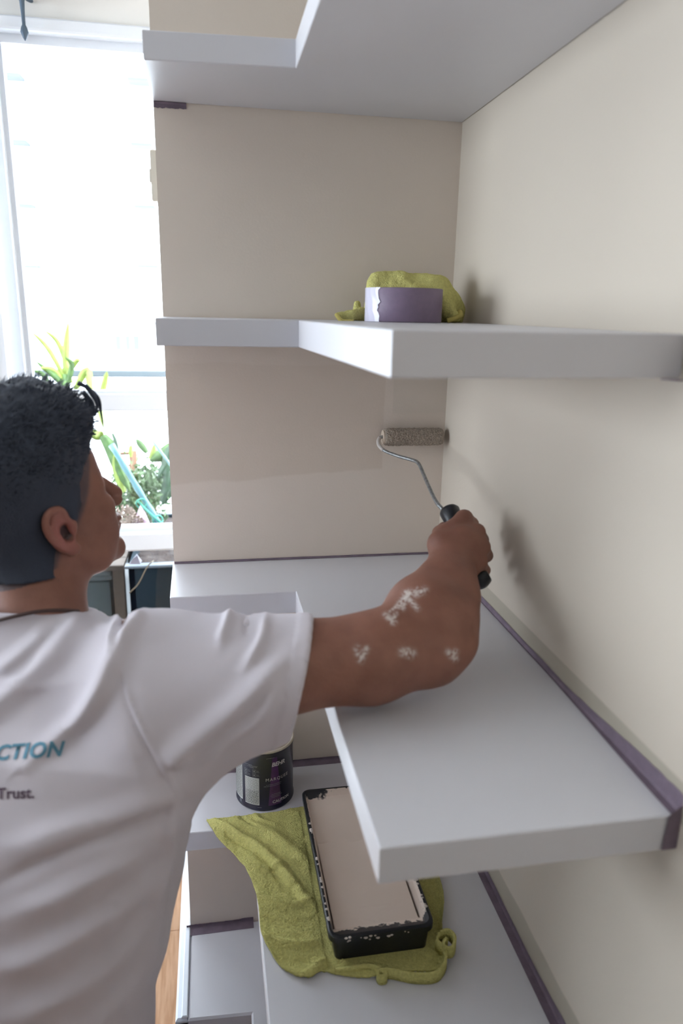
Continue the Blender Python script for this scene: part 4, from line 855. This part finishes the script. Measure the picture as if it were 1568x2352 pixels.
for pts, w_, m in ([[(150, 860), (152, 800), (157, 736)], .014, M_leafy], [[(160, 900), (120, 860), (80, 828)], .012, M_leaf], [[(155, 880), (110, 800), (70, 760)], .010, M_leafy], [[(165, 880), (135, 790), (100, 757)], .010, M_leafy], [[(150, 870), (175, 830), (185, 830)], .010, M_leafy], [[(170, 900), (200, 850), (212, 905)], .014, M_leafy], [[(230, 920), (240, 880), (246, 852)], .012, M_leafy], [[(200, 850), (205, 880), (208, 900)], .012, M_leafy], [[(180, 930), (215, 900), (238, 985)], .018, M_leafy], [[(150, 880), (120, 850), (90, 845)], .013, M_leafy], [[(150, 900), (165, 840), (150, 820)], .010, M_leaf], [[(120, 900), (100, 862), (75, 850)], .010, M_leaf], [[(200, 990), (225, 1000), (235, 990)], .02, M_leafy]):
    leaf(pA, [P(a, b_, D - .02 * i) for i, (a, b_) in enumerate(pts)], w_, m)
MB().tube([P(150, 1180, D), P(152, 1000, D), P(150, 860, D)], [.018, .014, .01], 10).obj('stem', M_leaf, pA, True)
D = 2.5
pB = empty('broad_leaf_plant', P(370, 1190, D), 'dark broad-leaved plant in the trough beside the niche wall', 'plant')
for pts, w_, m in ([[(400, 1020), (372, 1045), (342, 1058)], .022, M_leaf], [[(400, 1040), (378, 1080), (362, 1100)], .02, M_leafd], [[(402, 1080), (388, 1120), (372, 1160)], .026, M_leafd], [[(398, 1025), (388, 1060), (384, 1140)], .024, M_leafd], [[(338, 1040), (322, 1020), (312, 1008)], .012, M_leaf], [[(345, 1055), (352, 1035), (354, 1020)], .010, M_leafy], [[(300, 1050), (300, 1030), (302, 1022)], .008, M_leafy]):
    leaf(pB, [P(a, b_, D) for a, b_ in pts], w_, m)
pC = empty('arching_leaf_plant', P(280, 1190, 2.4), 'long green strap leaves arching beside the face, outside', 'plant')
for pts, w_, m in ([[(235, 1000), (255, 1030), (275, 1080), (300, 1130)], .022, M_leaf], [[(258, 995), (266, 1015), (272, 1035)], .006, M_leafd], [[(285, 1130), (268, 1080), (262, 1040)], .014, M_leafy]): leaf(pC, [P(a, b_, 2.4) for a, b_ in pts], w_, m)
sb = empty('garden_shrub', P(330, 1190, 2.6), 'loose pale green shrub filling the trough behind the stakes', 'plant'); tv = []; tf_ = []
for k_ in range(2600):
    cx_, cy_, sg = [(300, 1150, 24), (335, 1100, 24), (360, 1120, 24), (290, 1120, 22), (320, 1170, 22)][k_ % 5]
    c_ = P(np.clip(RNG.normal(cx_, sg), 262, 420), np.clip(RNG.normal(cy_, sg), 1045, 1200), RNG.uniform(2.5, 2.85)); d = RNG.normal(size=3); d /= np.linalg.norm(d); s_ = np.cross(d, RNG.normal(size=3)); s_ /= np.linalg.norm(s_); L2_ = RNG.uniform(.008, .02); a = len(tv); tv += [c_, c_ + d * L2_ + s_ * L2_ * .3, c_ + d * L2_ * 2, c_ + d * L2_ - s_ * L2_ * .3]; tf_.append((a, a + 1, a + 2, a + 3))
tag(MB().add(tv, tf_).obj('leaf', mat('shrub_leaf', (.10, .17, .065), .6, var=.5, vscale=25), sb), kind='stuff')
MB().tube([P(325, 1200, 2.66), P(322, 1160, 2.66), P(335, 1090, 2.7)], .006, 6).obj('stem', M_deck, sb)
for k_, (a, b_) in enumerate((((256, 1022), (368, 1208)), ((350, 1012), (402, 1082)))):
    o = MB(); t0 = [P(a[0] + (b_[0] - a[0]) * s_, a[1] + (b_[1] - a[1]) * s_, 2.36) for s_ in np.linspace(0, 1, 12)]; rdd = [.0095 if i % 3 else .0115 for i in range(12)]
    if k_: rdd = [r_ * .45 for r_ in rdd]
    o.tube(t0, rdd, 9); o = o.obj('plant_stake', mat('stake_teal', (.10, .22, .24) if k_ == 0 else (.20, .30, .30), .4), None, True); tag(o, ['thick teal plant stake leaning beside the face', 'thin pale teal stake at the niche wall edge'][k_], 'stake')
tw_ = MB()
for a, b_ in (((318, 1152), (330, 1162)), ((352, 1185), (372, 1205))):
    c_ = P((a[0] + b_[0]) / 2, (a[1] + b_[1]) / 2, 2.35); tw_.tube([c_ + np.array([math.cos(t), .3 * math.sin(t * 2), math.sin(t)]) * .016 for t in np.linspace(0, 6.28, 14)], .0028, 6)
tw_.tube(spline([P(318, 1152, 2.35), P(345, 1180, 2.34), P(388, 1215, 2.34)], 6), .004, 6); tag(tw_.obj('garden_twine', mat('twine_green', (.06, .28, .20), .6), None, True), 'green twine tied round the teal stake', 'twine')
# wooden trellis behind
tl = empty('wooden_trellis', P(330, 1190, 2.75), 'small brown wooden trellis standing in the trough', 'trellis'); M_br = mat('brown_wood', (.20, .095, .05), .6)
for a, b_, w_ in (((305, 1035), (309, 1200), 9), ((272, 1040), (276, 1150), 6), ((335, 1145), (378, 1145), 4), ((270, 1042), (310, 1040), 4), ((352, 1145), (358, 1205), 6), ((268, 1098), (300, 1098), 3)):
    q = MB(); q.tube([P(*a, 2.74), P(*b_, 2.74)], w_ * 2.74 / FPX, 4); q.obj('bar', M_br, tl)
# pinecones
def pinecone(c_, r_, lab, tilt):
    o = empty('pinecone', c_, lab, 'pinecone', None); s_ = MB(); R3 = Matrix.Rotation(tilt, 3, 'Y') @ Matrix.Rotation(.5, 3, 'X')
    for k in range(64):
        t = k / 64; a = k * 2.4; rr_ = r_ * math.sin(math.pi * (t * .85 + .12)); z = r_ * 2.2 * (t - .5); d = np.array([math.cos(a), math.sin(a), .35]); pz_ = np.array([math.cos(a) * rr_ * .55, math.sin(a) * rr_ * .55, z]); e0 = np.array([-math.sin(a), math.cos(a), 0]) * r_ * .22; tip = pz_ + d * rr_ * .55
        vs = [pz_ - e0 * .5, pz_ + e0 * .5, tip + e0, tip - e0, tip + [0, 0, r_ * .12]]; s_.add([np.array(R3 @ Vector(q)) + c_ for q in vs], [(0, 1, 2, 3), (3, 2, 4), (0, 3, 4), (1, 4, 2), (0, 4, 1)])
    s_.obj('scales', mat('cone_scale', (.16, .11, .075), .7, col2=(.34, .27, .22), vscale=60), o)
pinecone(P(287, 1185, 2.30), .033, 'large open pinecone on the soil beside the face', 1.1); pinecone(P(312, 1200, 2.26), .022, 'smaller pinecone right of the large one by the pink stone', 1.9)
ro_ = MB(); c_ = P(322, 1190, 2.28); q = [P(300, 1214, 2.28), P(345, 1212, 2.24), P(350, 1216, 2.34), P(306, 1212, 2.36), P(322, 1160, 2.30), P(334, 1178, 2.28)]; ro_.add(q, [(0, 1, 5), (0, 5, 4), (1, 2, 5), (5, 2, 4), (2, 3, 4), (3, 0, 4), (0, 3, 2, 1)]); tag(ro_.obj('quartz_stone', mat('rose_quartz', (.36, .26, .31), .3)), 'pinkish pointed quartz stone between the pinecones and the stake', 'stone')
q = [P(296, 1296, 2.22), P(322, 1296, 2.2), P(326, 1288, 2.26), P(300, 1290, 2.27), P(314, 1272, 2.24)]; tag(MB().add(q, [(0, 1, 4), (1, 2, 4), (2, 3, 4), (3, 0, 4), (3, 2, 1, 0)]).obj('quartz_stone', mat('pale_stone', (.30, .28, .34), .3)), 'pale pointed stone just inside the trough rim', 'stone')
tw2 = MB(); tw2.tube(spline([P(352, 1288, 2.3), P(338, 1302, 2.18), P(318, 1340, 2.17), P(297, 1362, 2.17)], 5), .0022, 6); tag(tw2.obj('dry_twig', mat('dry_twig', (.16, .13, .09), .8), None, True), 'dry twig hanging over the front of the dark trough', 'twig')
# balcony rail
rz = float(on(300, 858, 1, 2.35)[2]); rl_ = empty('balcony_railing', (-.7, 2.35, .44), 'grey metal balcony railing outside the far window', 'railing'); M_rail = mat('rail_grey', (.10, .12, .13), .5)
MB().box((-3.5, 2.33, rz - .017), (1.2, 2.37, rz + .017), .004).obj('top_rail', M_rail, rl_); MB().box((-3.5, 2.335, .50), (1.2, 2.365, .53), .003).obj('bottom_rail', M_rail, rl_)
MB().box((-3.5, 2.346, .53), (1.2, 2.352, rz - .017)).obj('glass_panel', M_glass, rl_)
for x in (-3.4, -2.2, -1.1, .15): MB().box((x - .02, 2.33, .44), (x + .02, 2.37, rz - .017), .003).obj('post', M_rail, rl_)
# apartment block across the street
ap = empty('apartment_building', (-8, 45, -12), 'white apartment block with balconies far across the street', 'building'); M_fac = mat('facade_white', (.80, .81, .82), .8); M_fg = mat('facade_glass', (.075, .085, .10), .2)
MB().box((-26, 45, -12), (14, 55, 26)).obj('facade', M_fac, ap)
st = 3.2; M_slabsh = mat('slab_shadow_blue_grey', (.060, .069, .075), .8)  # dark tone for the painted shade under the far slabs
z0_ = float(on(60, 315, 1, 44)[2])
for px_, dx, wB, off in ((52, 0, 2.6, 0), (170, 0, 2.8, .8), (345, 0, 2.2, .2)):
    for k in range(-3, 4):
        xx = float(on(px_, 400, 1, 44)[0]); z = z0_ + off + k * st
        b_ = MB().box((xx - wB / 2, 43.6, z - .16), (xx + wB / 2, 45.0, z), .01).obj('balcony_slab', M_fac, ap)
        MB().box((xx - wB / 2, 43.6, z), (xx + wB / 2, 43.66, z + 1.0)).obj('parapet', M_fac, b_)
        if px_ != 170: MB().box((xx - wB / 2 + .1, 43.7, z - .34), (xx + wB / 2 - (.9 if px_ != 345 else .9), 44.9, z - .165)).obj('slab_shadow', M_slabsh, b_)  # dark box standing in for the shadow under the slab
        if px_ == 52: MB().box((xx - .8, 44.98, z + .2), (xx + .3, 45.02, z + 2.2)).obj('window', mat('facade_pale_glass', (.10, .105, .108), .3), ap)
for a, b_ in ((265, 278), (288, 299), (306, 320)):
    q0 = on(a, 805, 1, 44.95); q1 = on(b_, 770, 1, 44.95); wn = MB().box((q0[0], 44.93, q0[2]), (q1[0], 45.0, q1[2]), .01).obj('window', mat('facade_window', (.045, .054, .066), .3), ap)
q0 = on(75, 812, 1, 44.95); q1 = on(88, 790, 1, 44.95); MB().box((q0[0], 44.93, q0[2]), (q1[0], 45.0, q1[2])).obj('window', M_fg, ap)
